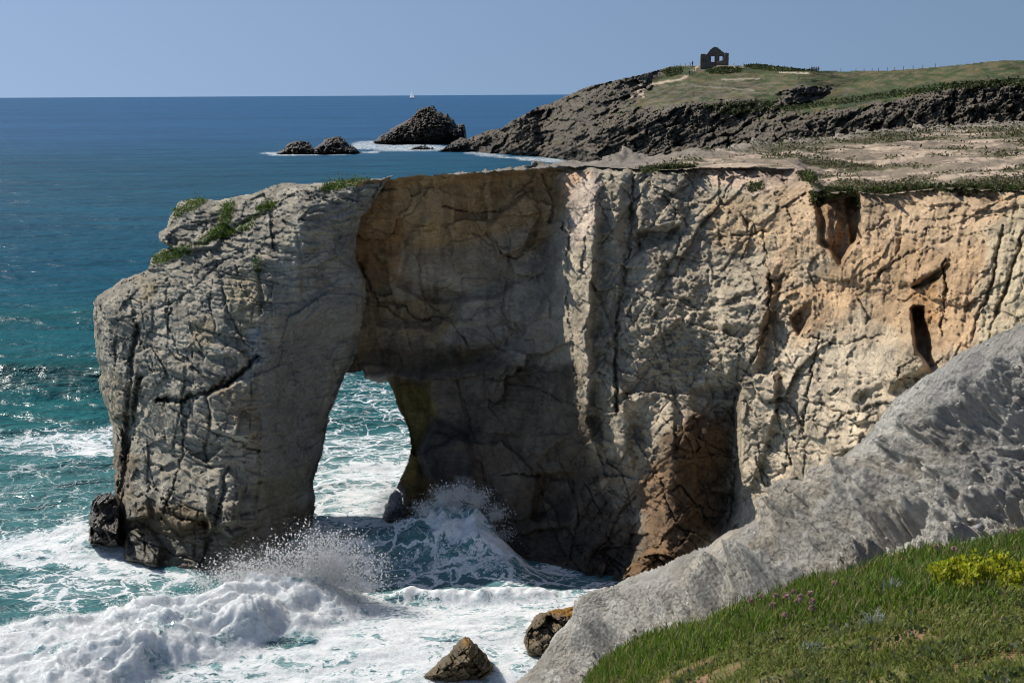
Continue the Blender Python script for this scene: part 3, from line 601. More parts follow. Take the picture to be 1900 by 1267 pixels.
# let the sheet meet the sea
colH = np.ones(XH.shape+(3,))*np.array([.112, .094, .073])
nH = fbm(np.stack([XH/26, YH/9, 0*XH], -1), 5, 530, .6)
grass = sst(.5, .95, rate+.75*nH)
gcol = lerp(np.array([.098, .086, .038]), np.array([.042, .06, .016]), sst(-.15, .2, fbm(np.stack([XH/38, YH/8, 0*XH], -1), 5, 531, .6))[..., None])
gcol = lerp(gcol, np.array([.14, .12, .086]), (sst(-.12, .22, fbm(np.stack([XH/30+9, YH/6, 0*XH], -1), 5, 532, .6))*sst(1520, 1380, XH)*sst(140, 158, YH))[..., None]*.85)
colH = lerp(colH, np.array([.15, .13, .105]), (sst(.0, .3, nH)*sst(230, 190, YH))[..., None]*.8)
colH = lerp(colH, gcol, grass[..., None])
def paintH(pts, wd, c):
    global colH
    d = dline(XH+4*fbm(np.stack([XH/14, YH/9, 0*XH], -1), 3, 533), YH+1.5*fbm(np.stack([XH/9, YH/9, 0*XH+4], -1), 3, 534), pts)
    m = (1-sst(wd*.5, wd*1.2, d)); colH = lerp(colH, np.array(c), m[..., None])
paintH([(1170,182),(1180,172),(1190,160),(1230,153),(1262,148),(1282,138),(1292,124)], 2.2, (.42,.34,.25))
paintH([(1180,172),(1195,180),(1188,160)], 3.0, (.42,.34,.25)); paintH([(1262,121),(1300,121.5),(1380,122.5)], 2.0, (.40,.31,.22)); paintH([(1360,125),(1379,126)], 1.6, (.5,.45,.33)); paintH([(1446,134),(1475,136),(1500,136.5)], 1.5, (.48,.43,.31)); paintH([(1340,148),(1410,146)], 1.2, (.3,.26,.2)); paintH([(1290,160),(1400,168)], 1.5, (.22,.19,.14))
for pts, wd in [([(1310,130),(1350,129),(1375,131),(1430,128)], 5), ([(1440,200),(1520,192),(1600,178),(1720,162),(1900,148)], 6), ([(1240,132),(1290,138)], 5), ([(1420,190),(1450,175)], 6), ([(1560,200),(1700,165)], 4)]:
    paintH(pts, wd, (.035, .05, .015))
wetH = 1-sst(.0, 6, PH[..., 2]+3*fbm(ph*.06, 3, 540)); colH = colH*(1-.5*wetH)[..., None]
mH = YH > topH
headland = sheet('headland', PH, mH, M_HEAD, None, np.clip(colH, .008, .8), at(XH, YH, DH+np.where(YH > topH+4, 60, 20)), {'wet': wetH*.3}, False)
tag(headland, kind='structure')
def head_at(px, py): return bilin(PH, np.asarray(px, float), np.asarray(py, float), HX0, HY0, HST)

# ================================================================== NEAR SLOPE AND TURF
RIDGE = [(900,1310),(945,1272),(985,1238),(1010,1212),(1045,1170),(1080,1132),(1110,1105),(1150,1078),(1185,1062),(1250,1030),(1300,1012),(1350,988),(1400,964),(1450,938),(1490,908),(1530,872),(1565,846),(1600,812),(1640,768),(1680,725),(1700,708),(1745,680),(1790,650),(1845,622),(1900,594),(1960,565),(2080,520)]
CX0, CY0, CST = 880, 500, 1.9
XC, YC = grid(CX0, 2060, CY0, 1320, CST)
C_CTRL = [(900,1310,36),(950,1267,37.5),(1010,1212,38.5),(1080,1132,40),(1150,1078,40),(1300,1012,37.5),(1450,938,35),(1600,812,31.5),(1750,680,28.5),(1900,594,26),(2060,530,24),
          (1100,1250,33),(1200,1195,30),(1350,1145,27),(1500,1085,25),(1650,1040,23.5),(1900,1000,21.5),(2060,980,20),(1250,1110,33.5),(1400,1060,30.5),(1550,960,28.6),(1700,880,26.4),(1900,800,23.8),(2060,760,22),(1100,1320,31),(1300,1320,25),(1600,1200,21.5),(2000,1250,17)]
DC = tps(C_CTRL, XC, YC)
PC = at(XC, YC, DC); nC = normals(PC); nC = np.where((nC[..., 2:] < 0), -nC, nC)
# run-off gullies down to the lower left
gu = np.stack([(XC*.49+YC*.87)/78+.55*fbm(PC*.25, 3, 601), (XC*.87-YC*.49)/330, 0*XC], -1)
hC = 2.0*fbm(gu, 4, 602, .5)+.34*fbm(gu*np.array([2.1, 2.6, 1])+3, 3, 603, mode=2)+.13*fbm(PC*np.array([.8, .8, .8])+2, 4, 609, .55, mode=1)
cf1, cgap, cv, ct = cells(PC*.9+.4*np.stack([fbm(PC*.8, 2, 610)]*3, -1), 611); hC = hC+.17*(.4*cv+1.6*ct)
hC = hC*(1-.45*sst(1600, 1760, XC)); l1 = cells(PC/.62+.3*np.stack([fbm(PC*1.4, 3, 612)]*3, -1), 613); l2 = cells(PC/.26, 614); hC = hC+.15*(.5-l1[0])+.14*l1[3]+.07*(.5-l2[0])+.10*l2[3]
hC = hC+.26*fbm(PC*1.1, 5, 604, .6)+(.10-.05*sst(1600, 1800, XC))*fbm(PC*3.4, 4, 605, .7, mode=2)
hC = hC+block(XC, YC, [(1680,850),(1760,770),(1960,720),(1960,900),(1800,900)], -.8, 0, 0, 55, PC, 14)+block(XC, YC, [(1660,980),(1760,940),(1900,930),(1900,990),(1740,1010)], -.6, 0, 0, 30, PC, 12)
for pts in ([(1250,1190),(1300,1140),(1380,1080),(1460,1020),(1520,960)], [(1160,1190),(1260,1120),(1340,1050),(1420,995)], [(1440,1070),(1540,1010),(1620,960),(1700,880),(1760,850)], [(1560,930),(1680,850),(1760,780),(1880,700)], [(1500,1060),(1620,1005),(1740,960),(1860,930)], [(1090,1210),(1180,1140),(1240,1080)], [(1620,860),(1720,790),(1820,720)], [(1010,1260),(1100,1190),(1180,1120)], [(1660,1010),(1760,985),(1900,950)]):
    hA = crack(XC, YC, pts, 26, -.75, 0*hC, PC, 660)+crack(XC, YC, [(x-14, y-26) for x, y in pts], 30, .5, 0*hC, PC, 661)
    hC = hC+hA*(1-.6*sst(1600, 1760, XC))
hC = (hC-.15)*sst(0, 150, YC-pl(XC, RIDGE)+25)
PC2 = PC+nC*hC[..., None]
colC = np.ones(XC.shape+(3,))*np.array([.46, .435, .385]); colC = colC*(1+.22*fbm(PC*.4, 4, 606)[..., None])
colC = lerp(colC, np.array([.47, .41, .32]), (sst(-.05, .3, fbm(PC*.22, 3, 607))*.6)[..., None])
colC = colC*(1+.30*fbm(PC*np.array([.9, .9, 1.6]), 5, 615, .65))[..., None]
colC = lerp(colC, np.array([.30, .27, .22]), (sst(.1, .4, fbm(PC*.6+5, 4, 616))*.6)[..., None])
colC = lerp(colC, np.array([.28, .275, .265]), (sst(1640, 1760, XC)*sst(960, 860, YC)*.55)[..., None])  # shade on the upper right slope painted in as darker grey
mC = YC > pl(XC, RIDGE)+2.2*fbm(np.stack([XC/9, YC/9, 0*XC], -1), 4, 608)
slope = sheet('clay_slope', PC2, mC, M_CLAY, None, np.clip(colC, .01, .9), PC2+np.array([0, 2.5, -5.0]), None, False)
tag(slope, kind='structure')

EDGE = [(1060,1330),(1090,1262),(1120,1225),(1200,1182),(1300,1160),(1350,1138),(1420,1112),(1500,1078),(1560,1066),(1620,1048),(1700,1030),(1760,1024),(1830,1012),(1900,1005),(2080,985)]
GX0, GY0, GST = 1040, 940, 4.0
XG, YG = grid(GX0, 2080, GY0, 1420, GST)
G_CTRL = [(1090,1262,19.5),(1200,1182,19.8),(1350,1138,19.2),(1500,1078,19),(1700,1030,18),(1900,992,16.8),(2080,970,15.5),(1100,1330,16.5),(1250,1267,14.8),(1400,1200,14.8),(1500,1267,11.8),(1700,1130,13.6),(1700,1267,10.2),(1900,1130,12.6),(1900,1267,9),(2080,1200,10),(1500,1400,9.3),(1900,1400,7.4),(1150,1400,13)]
DG = tps(G_CTRL, XG, YG); PG = at(XG, YG, DG)
PG = PG+np.stack([0*DG, 0*DG, .07*fbm(PG*.9, 4, 701)], -1)
mG = YG > pl(XG, EDGE)+5*fbm(np.stack([XG/24, YG/24, 0*XG], -1), 3, 702)
nG = fbm(PG*np.array([.9, .9, 0]), 4, 703)
inner = sst(40, 140, YG-pl(XG, EDGE))
colG = lerp(np.array([.07, .08, .022]), np.array([.13, .125, .045]), inner[..., None])
colG = lerp(colG, np.array([.26, .15, .09]), sst(-.02, .26, nG)[..., None]*.85)
ground = sheet('ground', PG, mG, M_SOIL, None, np.clip(colG, .01, .9), PG+np.array([0, .6, -3.5]))
tag(ground, kind='structure')
def ground_at(px, py): return bilin(PG, np.asarray(px, float), np.asarray(py, float), GX0, GY0, GST)

# ================================================================== SEA
def to_sea(poly): P = np.asarray(poly, float); return sea_at(P[:, 0], P[:, 1])[:, :2]
ys = [41.0]
while ys[-1] < 90000: ys.append(ys[-1]*1.0+max(.085, (ys[-1]**2)/(24*F)*1.75) if ys[-1] < 500 else ys[-1]*1.035)
ys = np.array(ys)
ang = np.concatenate([np.linspace(-1.1, -.47, 60)[:-1], np.arange(-.47, .26, .00125), np.linspace(.26, .9, 90)])
YS, AS = np.meshgrid(ys, ang, indexing='ij')
XS = YS*AS
P2 = np.stack([XS, YS, 0*XS], -1)
def lod(lam): return 1-sst(.25, .9, (YS**2/(24*F)*1.75)/lam)
zs = np.zeros(XS.shape)
wp = 3*fbm(P2*.03, 3, 801)
for lam, amp, th, ph_ in [(23, .26, .08, 0), (14, .17, -.16, 1), (9, .09, .25, 2), (5.5, .085, -.35, 3), (3.3, .06, .4, 5), (2.1, .035, -.1, 7)]:
    k = 2*math.pi/lam; a = k*(YS*math.cos(th)+XS*math.sin(th)+wp*lam/10)+ph_
    zs += amp*lod(lam)*(np.sin(a)+.25*np.cos(2*a))*(.6+.8*fbm(P2/lam*.35, 2, 802+int(lam)))
zs += .16*fbm(P2*np.array([.22, .42, 0]), 3, 810)*lod(4)+.085*fbm(P2*np.array([.7, 1.3, 0]), 4, 811)*lod(1)
foam = .03+.05*sst(-.1, .3, fbm(P2*np.array([.05, .11, 0]), 4, 812))
def fpatch(poly, v, so=2.0, wob=2.0, seed=820):
    global foam
    W = to_sea(poly); nx = wob*fbm(P2*.25, 4, seed)
    near = (YS < 140)
    d = np.full(XS.shape, 99.0); d[near] = sd(XS[near], YS[near], W)
    m = 1-sst(-so, so, d+nx); foam = np.maximum(foam, foam*(1-m)+v*m)
zs *= lerp(1, .55, sst(75, 60, YS))
# the green swell offshore on the left
cy = 106+1.2*np.sin(XS*.08); sw = np.exp(-((YS-cy)/np.where(YS < cy, 2.2, 5.5))**2)*sst(-22, -34, XS); zs += 1.9*sw
sw2 = np.exp(-((YS-137)/np.where(YS < 137, 3, 7))**2)*sst(-18, -40, XS); zs += 1.0*sw2
fpatch([(-80,800),(80,800),(215,785),(215,850),(90,850),(-80,830)], .42, 2, 2.5, 821)
fpatch([(90,815),(215,785),(215,845),(120,852)], .5, 2, 2.5, 822)
fpatch([(-80,860),(215,850),(215,1000),(-80,1130)], .19, 2, 3, 823)
fpatch([(-80,985),(60,985),(140,960),(240,990),(330,1050),(420,1075),(280,1070),(100,1050),(-20,1030)], .70, 1.2, 2.0, 824)
fpatch([(-80,1080),(150,1060),(350,1085),(200,1120),(-80,1120)], .45, 1.5, 2.0, 825)
fpatch([(560,690),(790,690),(790,860),(560,860)], .24, 2, 2, 826)
fpatch([(560,800),(790,790),(790,1010),(560,1010)], .42, 2, 2, 827)
fpatch([(600,870),(780,840),(780,990),(650,990),(590,930)], .62, 1.5, 2, 828)
fpatch([(560,985),(760,985),(960,1035),(1180,1085),(1180,1110),(900,1110),(660,1108),(560,1090)], .40, 1.0, 1.5, 829)
fpatch([(640,1112),(760,1104),(900,1110),(1180,1104),(1180,1330),(-300,1420),(-300,1270),(300,1240),(560,1190)], .66, .7, 1.3, 830)
# the wave heaped up under the arch
def bump_line(pts, h, wn, wf, ends=3.0):
    W = to_sea(pts); near = YS < 90
    L = np.concatenate([[0], np.cumsum(np.linalg.norm(np.diff(W, axis=0), axis=1))])
    xs = W[:, 0]; yc = np.interp(XS, xs, W[:, 1]); hh = np.interp(XS, xs, h, left=0, right=0)
    t = YS-yc
    return hh*np.where(t < 0, np.exp(-(t/wn)**2), np.exp(-(t/wf)**2))
bl = bump_line([(470,1012),(560,1012),(650,1020),(720,1022),(780,1022),(830,1020),(880,1026),(915,1036),(945,1052),(985,1070),(1040,1080)], [0,.5,.8,1.2,2.0,2.75,2.6,1.8,1.0,.35,0], 3.0, 2.2)
zs += bl*(1+.16*fbm(P2*.9, 4, 840))+.10*np.clip(bl, 0, 1)*fbm(P2*np.array([.5, 1.1, 0]), 4, 844, .6, mode=1)
zs += .05*bl*fbm(P2*np.array([1.2, 1.6, 0]), 4, 841, mode=2)
fa = np.clip(bl/2.6, 0, 1)
W_ = to_sea([(740,1010),(830,1002),(890,1010),(950,1050),(940,1075),(860,1060),(790,1040)])
dd = np.full(XS.shape, 99.0); nn = YS < 90; dd[nn] = sd(XS[nn], YS[nn], W_)
foam = np.maximum(foam, .70*(1-sst(-1.0, .9, dd+1.1*fbm(P2*.5, 4, 842))))
ed = bump_line([(560,1112),(640,1112),(760,1105),(900,1111),(1020,1106),(1180,1106)], [0,.3,.5,.45,.5,.3], .45, .8); zs += ed*(.7+.6*fbm(P2*np.array([.9, .4, 0]), 3, 843))
foam = np.maximum(foam, np.clip(ed*1.9, 0, 1)*.9)
# the breaking bore in the lower left
BORE = to_sea([(-420,1400),(-300,1215),(-60,1165),(150,1150),(350,1125),(470,1098),(560,1085),(625,1085),(668,1105),(660,1150),(600,1185),(450,1222),(330,1250),(240,1300),(120,1420)])
db = np.full(XS.shape, 99.0); db[nn] = sd(XS[nn], YS[nn], BORE)
db = db+.8*fbm(P2*.35, 4, 850)
mb = 1-sst(-2.6, .3, db)
wpb = np.stack([fbm(P2*.3, 3, 853), fbm(P2*.3+9, 3, 854), 0*XS], -1)*1.1; bil = fbm((P2+wpb)*np.array([.35, .42, 0]), 5, 851, .55); bil2 = fbm((P2+wpb)*np.array([1.1, 1.0, 0]), 4, 852, .6, mode=1)
zs = zs*(1-.6*mb)+mb*(1.2+.75*bil+.10*bil2)*(.55+.45*sst(-24, -13, XS))
foam = np.maximum(foam, (.93+.22*fbm(P2*np.array([.5, .7, 0]), 4, 855))*(1-sst(-1.0, .6, db)))
# churned water round the pillar foot and white water on the beach side
zs += .07*sst(.5, .95, foam)*fbm(P2*np.array([1.0, 1.5, 0]), 4, 853, mode=2)
for (bx, by, bd) in [(585,284,30), (780,268,45)]: pass
def ffar(poly, v, so, wob, seed):
    global foam
    W = to_sea(poly); m0 = (YS > 250) & (YS < 1200)
    d = np.full(XS.shape, 999.0); d[m0] = sd(XS[m0], YS[m0], W)
    m = 1-sst(-so, so, d+wob*fbm(P2*np.array([.03, .015, 0]), 4, seed)); foam = np.maximum(foam, v*m)
ffar([(470,281),(520,281),(600,287),(680,281),(680,284),(590,290),(500,288)], .40, 4, 12, 860)
ffar([(660,264),(720,262),(800,268),(850,272),(850,276),(780,280),(680,282),(640,276)], .38, 5, 16, 861)
ffar([(840,275),(900,282),(960,290),(1040,296),(1040,301),(960,298),(860,286)], .36, 4, 12, 862)
far_ = sst(80, 330, YS)
cn = np.array([.012, .110, .115]); cm = np.array([.005, .075, .122]); cf = np.array([.022, .102, .220])
colS = lerp(cn, cm, sst(85, 190, YS)[..., None]); colS = lerp(colS, cf, sst(300, 900, YS)[..., None])
colS = lerp(colS, np.array([.008, .085, .085]), np.clip(sw*.9+sw2*.5, 0, 1)[..., None])
colS = lerp(colS, np.array([.085, .21, .215]), (sst(100, 72, YS)*.6)[..., None])
r, c = XS.shape
sea = sheet('sea', np.stack([XS, YS, zs], -1), np.ones(XS.shape, bool), M_SEA, None, colS, None, {'foam': foam, 'far': far_})
tag(sea, kind='structure')
def seaz_at(x, y):
    fy = np.clip(np.interp(y, ys, np.arange(len(ys))), 0, len(ys)-1.01); fx = np.clip(np.interp(x/y, ang, np.arange(len(ang))), 0, len(ang)-1.01)
    return zs[fy.astype(int), fx.astype(int)]

# ================================================================== LOOSE ROCKS
def rock(name, outl, D, thick, seed, col, label, cat='rock', st=1.6, rad=None, mat=None, joint=None, sink=0, group=None, wetz=None, amps=(.25, .12, .05), sizes=None, patches=()):
    O = np.asarray(outl, float); x0, y0 = O.min(0)-3; x1, y1 = O.max(0)+3
    X, Y = grid(x0, x1, y0, y1, st); m = sd(X, Y, outl)
    k = D/F
    rad = rad or .5*min(x1-x0, y1-y0)
    e = np.clip(-m, 0, rad)/rad
    dome = np.sqrt(np.clip(1-(1-e)**2, 0, 1))
    Dp = D-thick*dome+.0*X
    # lean back towards the top
    Dp = Dp+.55*thick*(1-(Y-y0)/(y1-y0))*2-.55*thick
    P = at(X, Y, Dp); sc = max(thick, 1)
    d = rocky(P, seed, *[a*sc for a in amps], .03*sc, .05*sc, (1, 1, 1.2), .25*sc, sizes or (.9*sc, .38*sc, .16*sc))
    bv, bg_, bt = beds(P, .34*sc, .5*sc, seed+7, joint or .55, .1*sc, gap=.03*sc); bv2, bg2, bt2 = beds(P, .14*sc, .2*sc, seed+8, (joint or .55)+.1, .06*sc, gap=.02*sc)
    d = .6*d+.30*sc*(.5*bv+bt)+.05*sc*bg_+.11*sc*(.5*bv2+bt2)+.03*sc*bg2
    P2 = at(X, Y, Dp+d*(.3+.7*sst(0, .25, e)))
    C = np.ones(X.shape+(3,))*np.array(col); C = C*(1+.3*fbm(P*(1.5/sc), 4, seed+3)[..., None])
    for poly, pc in patches: C = paint(C, X, Y, poly, pc, 5, 5, .9, P, seed)
    wz = 1-sst(.1*sc, .5*sc, P[..., 2]+.2*sc*fbm(P/sc, 3, seed+4)) if wetz is None else np.full(X.shape, wetz)
    C = C*(1-.45*wz)[..., None]
    bk = at(X, Y, D+thick*(.3+.9*dome))
    mw = m+fbm(np.stack([X/6, Y/6, 0*X], -1), 3, seed+6)*1.0+1.6*bv2+.8*bv
    o = sheet(name, P2, mw < 0, mat or M_DARK, None, np.clip(C, .008, .8), bk, {'wet': wz}, False)
    return tag(o, label, cat, group)
dk = (.105, .088, .072)
yst = float(ysea(780, 266))
rock('sea_stack', [(684,264),(700,256),(715,246),(728,238),(745,228),(752,224),(768,212),(774,204),(785,199),(797,196),(805,198),(810,206),(818,207),(824,213),(830,210),(836,219),(842,222),(848,234),(850,231),(862,229),(866,246),(868,262),(850,270),(780,272),(720,272)], yst+12, 26, 31, dk, 'large jagged dark sea stack rising to a peak left of the headland tip', 'sea stack', .9)
yi = float(ysea(620, 284))
rock('sea_rock', [(576,288),(583,274),(594,266),(602,260),(612,255),(622,253),(632,254),(640,258),(648,268),(658,272),(668,280),(676,288)], yi+6, 17, 33, dk, 'rounded dark rock islet with foam at its foot, taller of the two islets', 'rock', .9)
rock('sea_rock', [(508,288),(522,277),(536,266),(548,261),(560,260),(572,263),(578,272),(590,277),(594,288)], yi+2, 13, 35, dk, 'low dark rock islet farthest left, joined by foam to a taller islet', 'rock', .9)
yb = float(ysea(790, 277))
rock('sea_rock', [(752,280),(764,274),(778,269),(792,270),(806,275),(812,280)], yb+3, 7, 37, dk, 'flat dark reef barely above the foam in front of the jagged stack', 'rock', .9)
rock('sea_rock', [(812,281),(826,271),(842,262),(856,256),(866,256),(872,262),(886,249),(893,251),(895,262),(905,272),(900,284)], float(ysea(860, 280)), 12, 39, dk, 'slanting dark rock between the jagged stack and the headland tip', 'rock', .9)
# rocks at the pillar foot and in the wash
M_WET = rock_mat('wet_rock', 1.3, 1.0, .9, .62)
rock('wet_rock', [(166,1012),(164,965),(170,928),(182,917),(205,914),(222,918),(226,1014)], 68.0, 2.2, 41, (.10,.082,.066), 'black wet square rock streaming with foam at the left foot of the arch pillar', 'rock', 1.6, rad=11, mat=M_WET, wetz=.7)
rock('boulder', [(782,1254),(800,1240),(820,1222),(838,1204),(852,1186),(862,1178),(872,1181),(888,1196),(904,1212),(914,1230),(917,1242),(896,1262),(840,1268),(800,1266)], 50.8, 1.25, 43, (.145,.105,.055), 'brown pointed boulder alone in white foam at the bottom of the frame', 'boulder', 1.3, mat=M_WET, wetz=.35, amps=(.12, .05, .02), patches=[([(856,1180),(870,1186),(872,1205),(862,1215)], (.32,.17,.04))])
rock('boulder', [(972,1190),(974,1168),(986,1150),(1000,1136),(1030,1130),(1060,1124),(1085,1118),(1104,1122),(1108,1132),(1090,1160),(1060,1200),(1030,1230),(1000,1224),(976,1212)], 53.0, 1.7, 45, (.17,.125,.07), 'large brown boulder topped with orange lichen against the foot of the grey clay slope', 'boulder', 1.3, mat=M_WET, wetz=.25, patches=[([(1020,1136),(1060,1124),(1104,1118),(1106,1134),(1050,1142)], (.34,.17,.03))])
rock('boulder', [(1150,1096),(1156,1066),(1170,1046),(1190,1024),(1215,1010),(1245,1008),(1268,1018),(1282,1036),(1270,1060),(1200,1100)], 58.5, 2.0, 47, (.20,.12,.06), 'rust brown rounded boulder at the foot of the shaded cliff buttress', 'boulder', 1.4, mat=M_ROCK, wetz=.1)
rock('wet_rock', [(700,984),(712,945),(722,918),(733,904),(746,914),(752,945),(756,990)], 71.2, 1.2, 49, (.09,.07,.06), 'small dark rock drenched by white splash under the arch', 'rock', 1.4, mat=M_WET, wetz=.7)

# ================================================================== PLANTS
def leaves(name, C, size, cols, parent=None, up=.4, asp=2.2, mat=None, jit=.35):
    """one leaf-sized kite per row of C"""
    n = len(C); size = np.broadcast_to(size, n)
    d = RNG.normal(size=(n, 3)); d[:, 2] = np.abs(d[:, 2])*(.5+up)+up; d /= np.linalg.norm(d, axis=1)[:, None]
    s_ = np.cross(d, RNG.normal(size=(n, 3))); s_ /= np.linalg.norm(s_, axis=1)[:, None]
    L = size*RNG.uniform(.6, 1.35, n)
    a = C; b = C+d*(L*.5)[:, None]+s_*(L/asp*.5)[:, None]; e = C+d*L[:, None]; f = C+d*(L*.5)[:, None]-s_*(L/asp*.5)[:, None]
    V = np.stack([a, b, e, f], 1).reshape(-1, 3); Fc = np.arange(n*4).reshape(n, 4)
    k = np.asarray(cols)[RNG.integers(0, len(cols), n)]*RNG.uniform(1-jit, 1+jit, (n, 1))
    return mesh_np(name, V, Fc, mat or M_LEAF, parent, np.repeat(k, 4, axis=0), smooth=False)
GREENS = [(.055, .095, .018), (.075, .115, .022), (.035, .06, .014), (.10, .11, .03)]
DULL = [(.075, .075, .03), (.10, .09, .04), (.05, .06, .022), (.13, .11, .06)]
def on_sheet(Pa, poly, n, x0, y0, st, sy=None, off=(0, -.06, .03)):
    p = in_poly(n, poly); return bilin(Pa, p[:, 0], p[:, 1], x0, y0, st, sy)+np.array(off)
pts = []
for poly, n in [([(408,382),(436,374),(432,400),(425,420),(445,432),(420,444),(392,443),(385,436),(408,415)], 2600), ([(285,478),(318,462),(350,458),(362,466),(335,478),(300,490),(282,492)], 1900), ([(322,392),(340,382),(372,378),(368,388),(335,398),(322,410)], 1000), ([(350,371),(384,371),(380,379),(352,380)], 500), ([(476,386),(500,374),(514,376),(506,390),(480,396)], 700), ([(598,346),(630,336),(684,333),(690,340),(660,346),(620,354),(596,356)], 1800),
        ([(372,440),(400,430),(455,418),(462,424),(410,445),(360,462)], 800), ([(470,480),(482,470),(486,505),(474,508)], 180), ([(462,402),(475,398),(472,425),(455,428)], 260)]:
    pts.append(on_sheet(PA2, poly, n, 150, 315, 1.9))
cp = np.concatenate(pts); k = (RNG.random((len(cp), 1)) < .3); cp = cp+RNG.normal(size=cp.shape)*np.array([.06, .08, .06])*np.where(k, 3.2, 1)
tag(leaves('cliff_plants', cp, .10, [(.07, .14, .014), (.10, .17, .02), (.05, .10, .012), (.13, .15, .04)], up=.25, asp=1.6), 'bright green low plants growing in cracks on top of the arch pillar', 'plants', None, 'stuff')
pts = []
for poly, n in [([(1182,312),(1230,306),(1292,306),(1288,315),(1240,318),(1190,322)], 2000), ([(1506,356),(1540,350),(1582,350),(1588,360),(1562,364),(1528,370),(1508,378)], 2600), ([(1480,320),(1500,318),(1516,330),(1506,342),(1488,332)], 900), ([(1384,345),(1410,338),(1416,352),(1390,358)], 400), ([(1590,352),(1700,344),(1900,346),(2060,346),(2060,356),(1900,356),(1720,356),(1600,360)], 5200), ([(1575,366),(1592,360),(1600,385),(1590,392)], 300)]:
    p = in_poly(n, poly); d_ = bilin(DB2, p[:, 0], np.maximum(p[:, 1], pl(p[:, 0], B_TOP)+2), BX0, BY0, BST); pts.append(at(p[:, 0], p[:, 1], d_-.08))
cp = np.concatenate(pts); cp = cp+RNG.normal(size=cp.shape)*np.array([.08, .12, .05])
tag(leaves('rim_plants', cp, .13, DULL+GREENS[:3], up=.2, asp=1.7), 'dark green mats of plants hanging over the upper rim of the ochre cliff', 'plants', None, 'stuff')
n = 60000
p = np.stack([RNG.uniform(1180, 2050, n), RNG.uniform(222, 356, n)], 1)
v = bilin(veg, p[:, 0], p[:, 1], PX0, PY0, PSX, PSY); dy = p[:, 1]-pl(p[:, 0], U_TOP)
k = (v > .19+.12*RNG.random(n)) & (dy > 3) & (p[:, 1] < pl(p[:, 0], B_TOP)-1)
p = p[k]; cp = top_at(p[:, 0], p[:, 1])+np.stack([0*p[:, 0], 0*p[:, 0], RNG.uniform(-.05, .16, len(p))], 1)
tag(leaves('plateau_plants', cp, np.clip(cp[:, 1]/560, .10, .26), DULL*3+[(.12, .095, .06), (.09, .075, .045)]+GREENS[:1], up=.1, asp=1.5), 'patchy low heath plants spread over the sandy plateau on the cliff', 'plants', None, 'stuff')
pts = []
for poly, n in [([(1308,132),(1340,125),(1378,127),(1372,136),(1320,138)], 2600), ([(1380,120),(1402,117),(1450,124),(1520,131),(1440,134),(1390,128)], 2600), ([(1225,132),(1268,126),(1264,138),(1240,144)], 1200), ([(1440,200),(1520,190),(1620,176),(1740,158),(1900,146),(2050,142),(2050,150),(1760,168),(1600,190),(1460,208)], 7000), ([(1300,195),(1400,186),(1440,190),(1440,206),(1330,215)], 2600)]:
    p = in_poly(n, poly); cp = head_at(p[:, 0], np.maximum(p[:, 1], pl(p[:, 0], H_TOP)+2)); pts.append(cp+np.stack([0*cp[:, 0], -.5+0*cp[:, 0], RNG.uniform(-.3, .25, n)], 1))
cp = np.concatenate(pts)
tag(leaves('gorse', cp[::2], .62, [(.05, .07, .02), (.065, .08, .028), (.04, .055, .018)], asp=1.4, up=.15), 'dark green gorse and scrub along the slopes of the far headland', 'scrub', None, 'stuff')

# ---- loose stones
def stones(name, C, size, cols, mat, label):
    n = len(C); T = np.array([[1, 0, 0], [0, 1, 0], [-1, 0, 0], [0, -1, 0], [0, 0, 1], [0, 0, -1]], float)
    V = np.broadcast_to(T, (n, 6, 3))*RNG.uniform(.45, 1.0, (n, 6, 1))+RNG.normal(size=(n, 6, 3))*.16; V = V*np.broadcast_to(size, n)[:, None, None]*np.array([1, 1, .7])
    a = RNG.uniform(0, 6.28, (n, 1)); x = V[..., 0]*np.cos(a)-V[..., 1]*np.sin(a); y = V[..., 0]*np.sin(a)+V[..., 1]*np.cos(a)
    V = np.stack([x, y, V[..., 2]], -1)+C[:, None, :]; b = (np.arange(n)*6)[:, None]
    Fc = np.concatenate([b+np.array(f) for f in ((0, 1, 4), (1, 2, 4), (2, 3, 4), (3, 0, 4), (1, 0, 5), (2, 1, 5), (3, 2, 5), (0, 3, 5))])
    k = np.asarray(cols)[RNG.integers(0, len(cols), n)]*RNG.uniform(.75, 1.2, (n, 1))
    return tag(mesh_np(name, V.reshape(-1, 3), Fc, mat, None, np.repeat(k, 6, axis=0), smooth=False), label, 'stones', None, 'stuff')
p = np.stack([RNG.uniform(960, 2040, 5200), RNG.uniform(560, 1290, 5200)], 1); dr_ = p[:, 1]-pl(p[:, 0], RIDGE)
cl_ = fbm(np.stack([p[:, 0]/50, p[:, 1]/40, 0*p[:, 0]], -1), 3, 770); k = (dr_ > 8) & (cl_ > -.12) & (p[:, 1] < pl(p[:, 0], EDGE)+10); p = p[k]
stones('scree', bilin(PC2, p[:, 0], p[:, 1], CX0, CY0, CST), .022+.12*RNG.random(len(p))**6, [(.46, .43, .38), (.38, .36, .32), (.50, .45, .37), (.30, .29, .28)], M_SOIL, 'loose grey stones scattered over the clay slope')
p = np.stack([RNG.uniform(1060, 2040, 3600), RNG.uniform(232, 352, 3600)], 1); k = (p[:, 1] > pl(p[:, 0], U_TOP)+2) & (p[:, 1] < pl(p[:, 0], B_TOP)-1); p = p[k]; cp = top_at(p[:, 0], p[:, 1])
stones('pebbles', cp, cp[:, 1]/62*(.03+.11*RNG.random(len(p))**4), [(.42, .36, .29), (.30, .26, .22), (.5, .42, .33)], M_SOIL, 'small stones lying on the bare sandy plateau on the cliff')

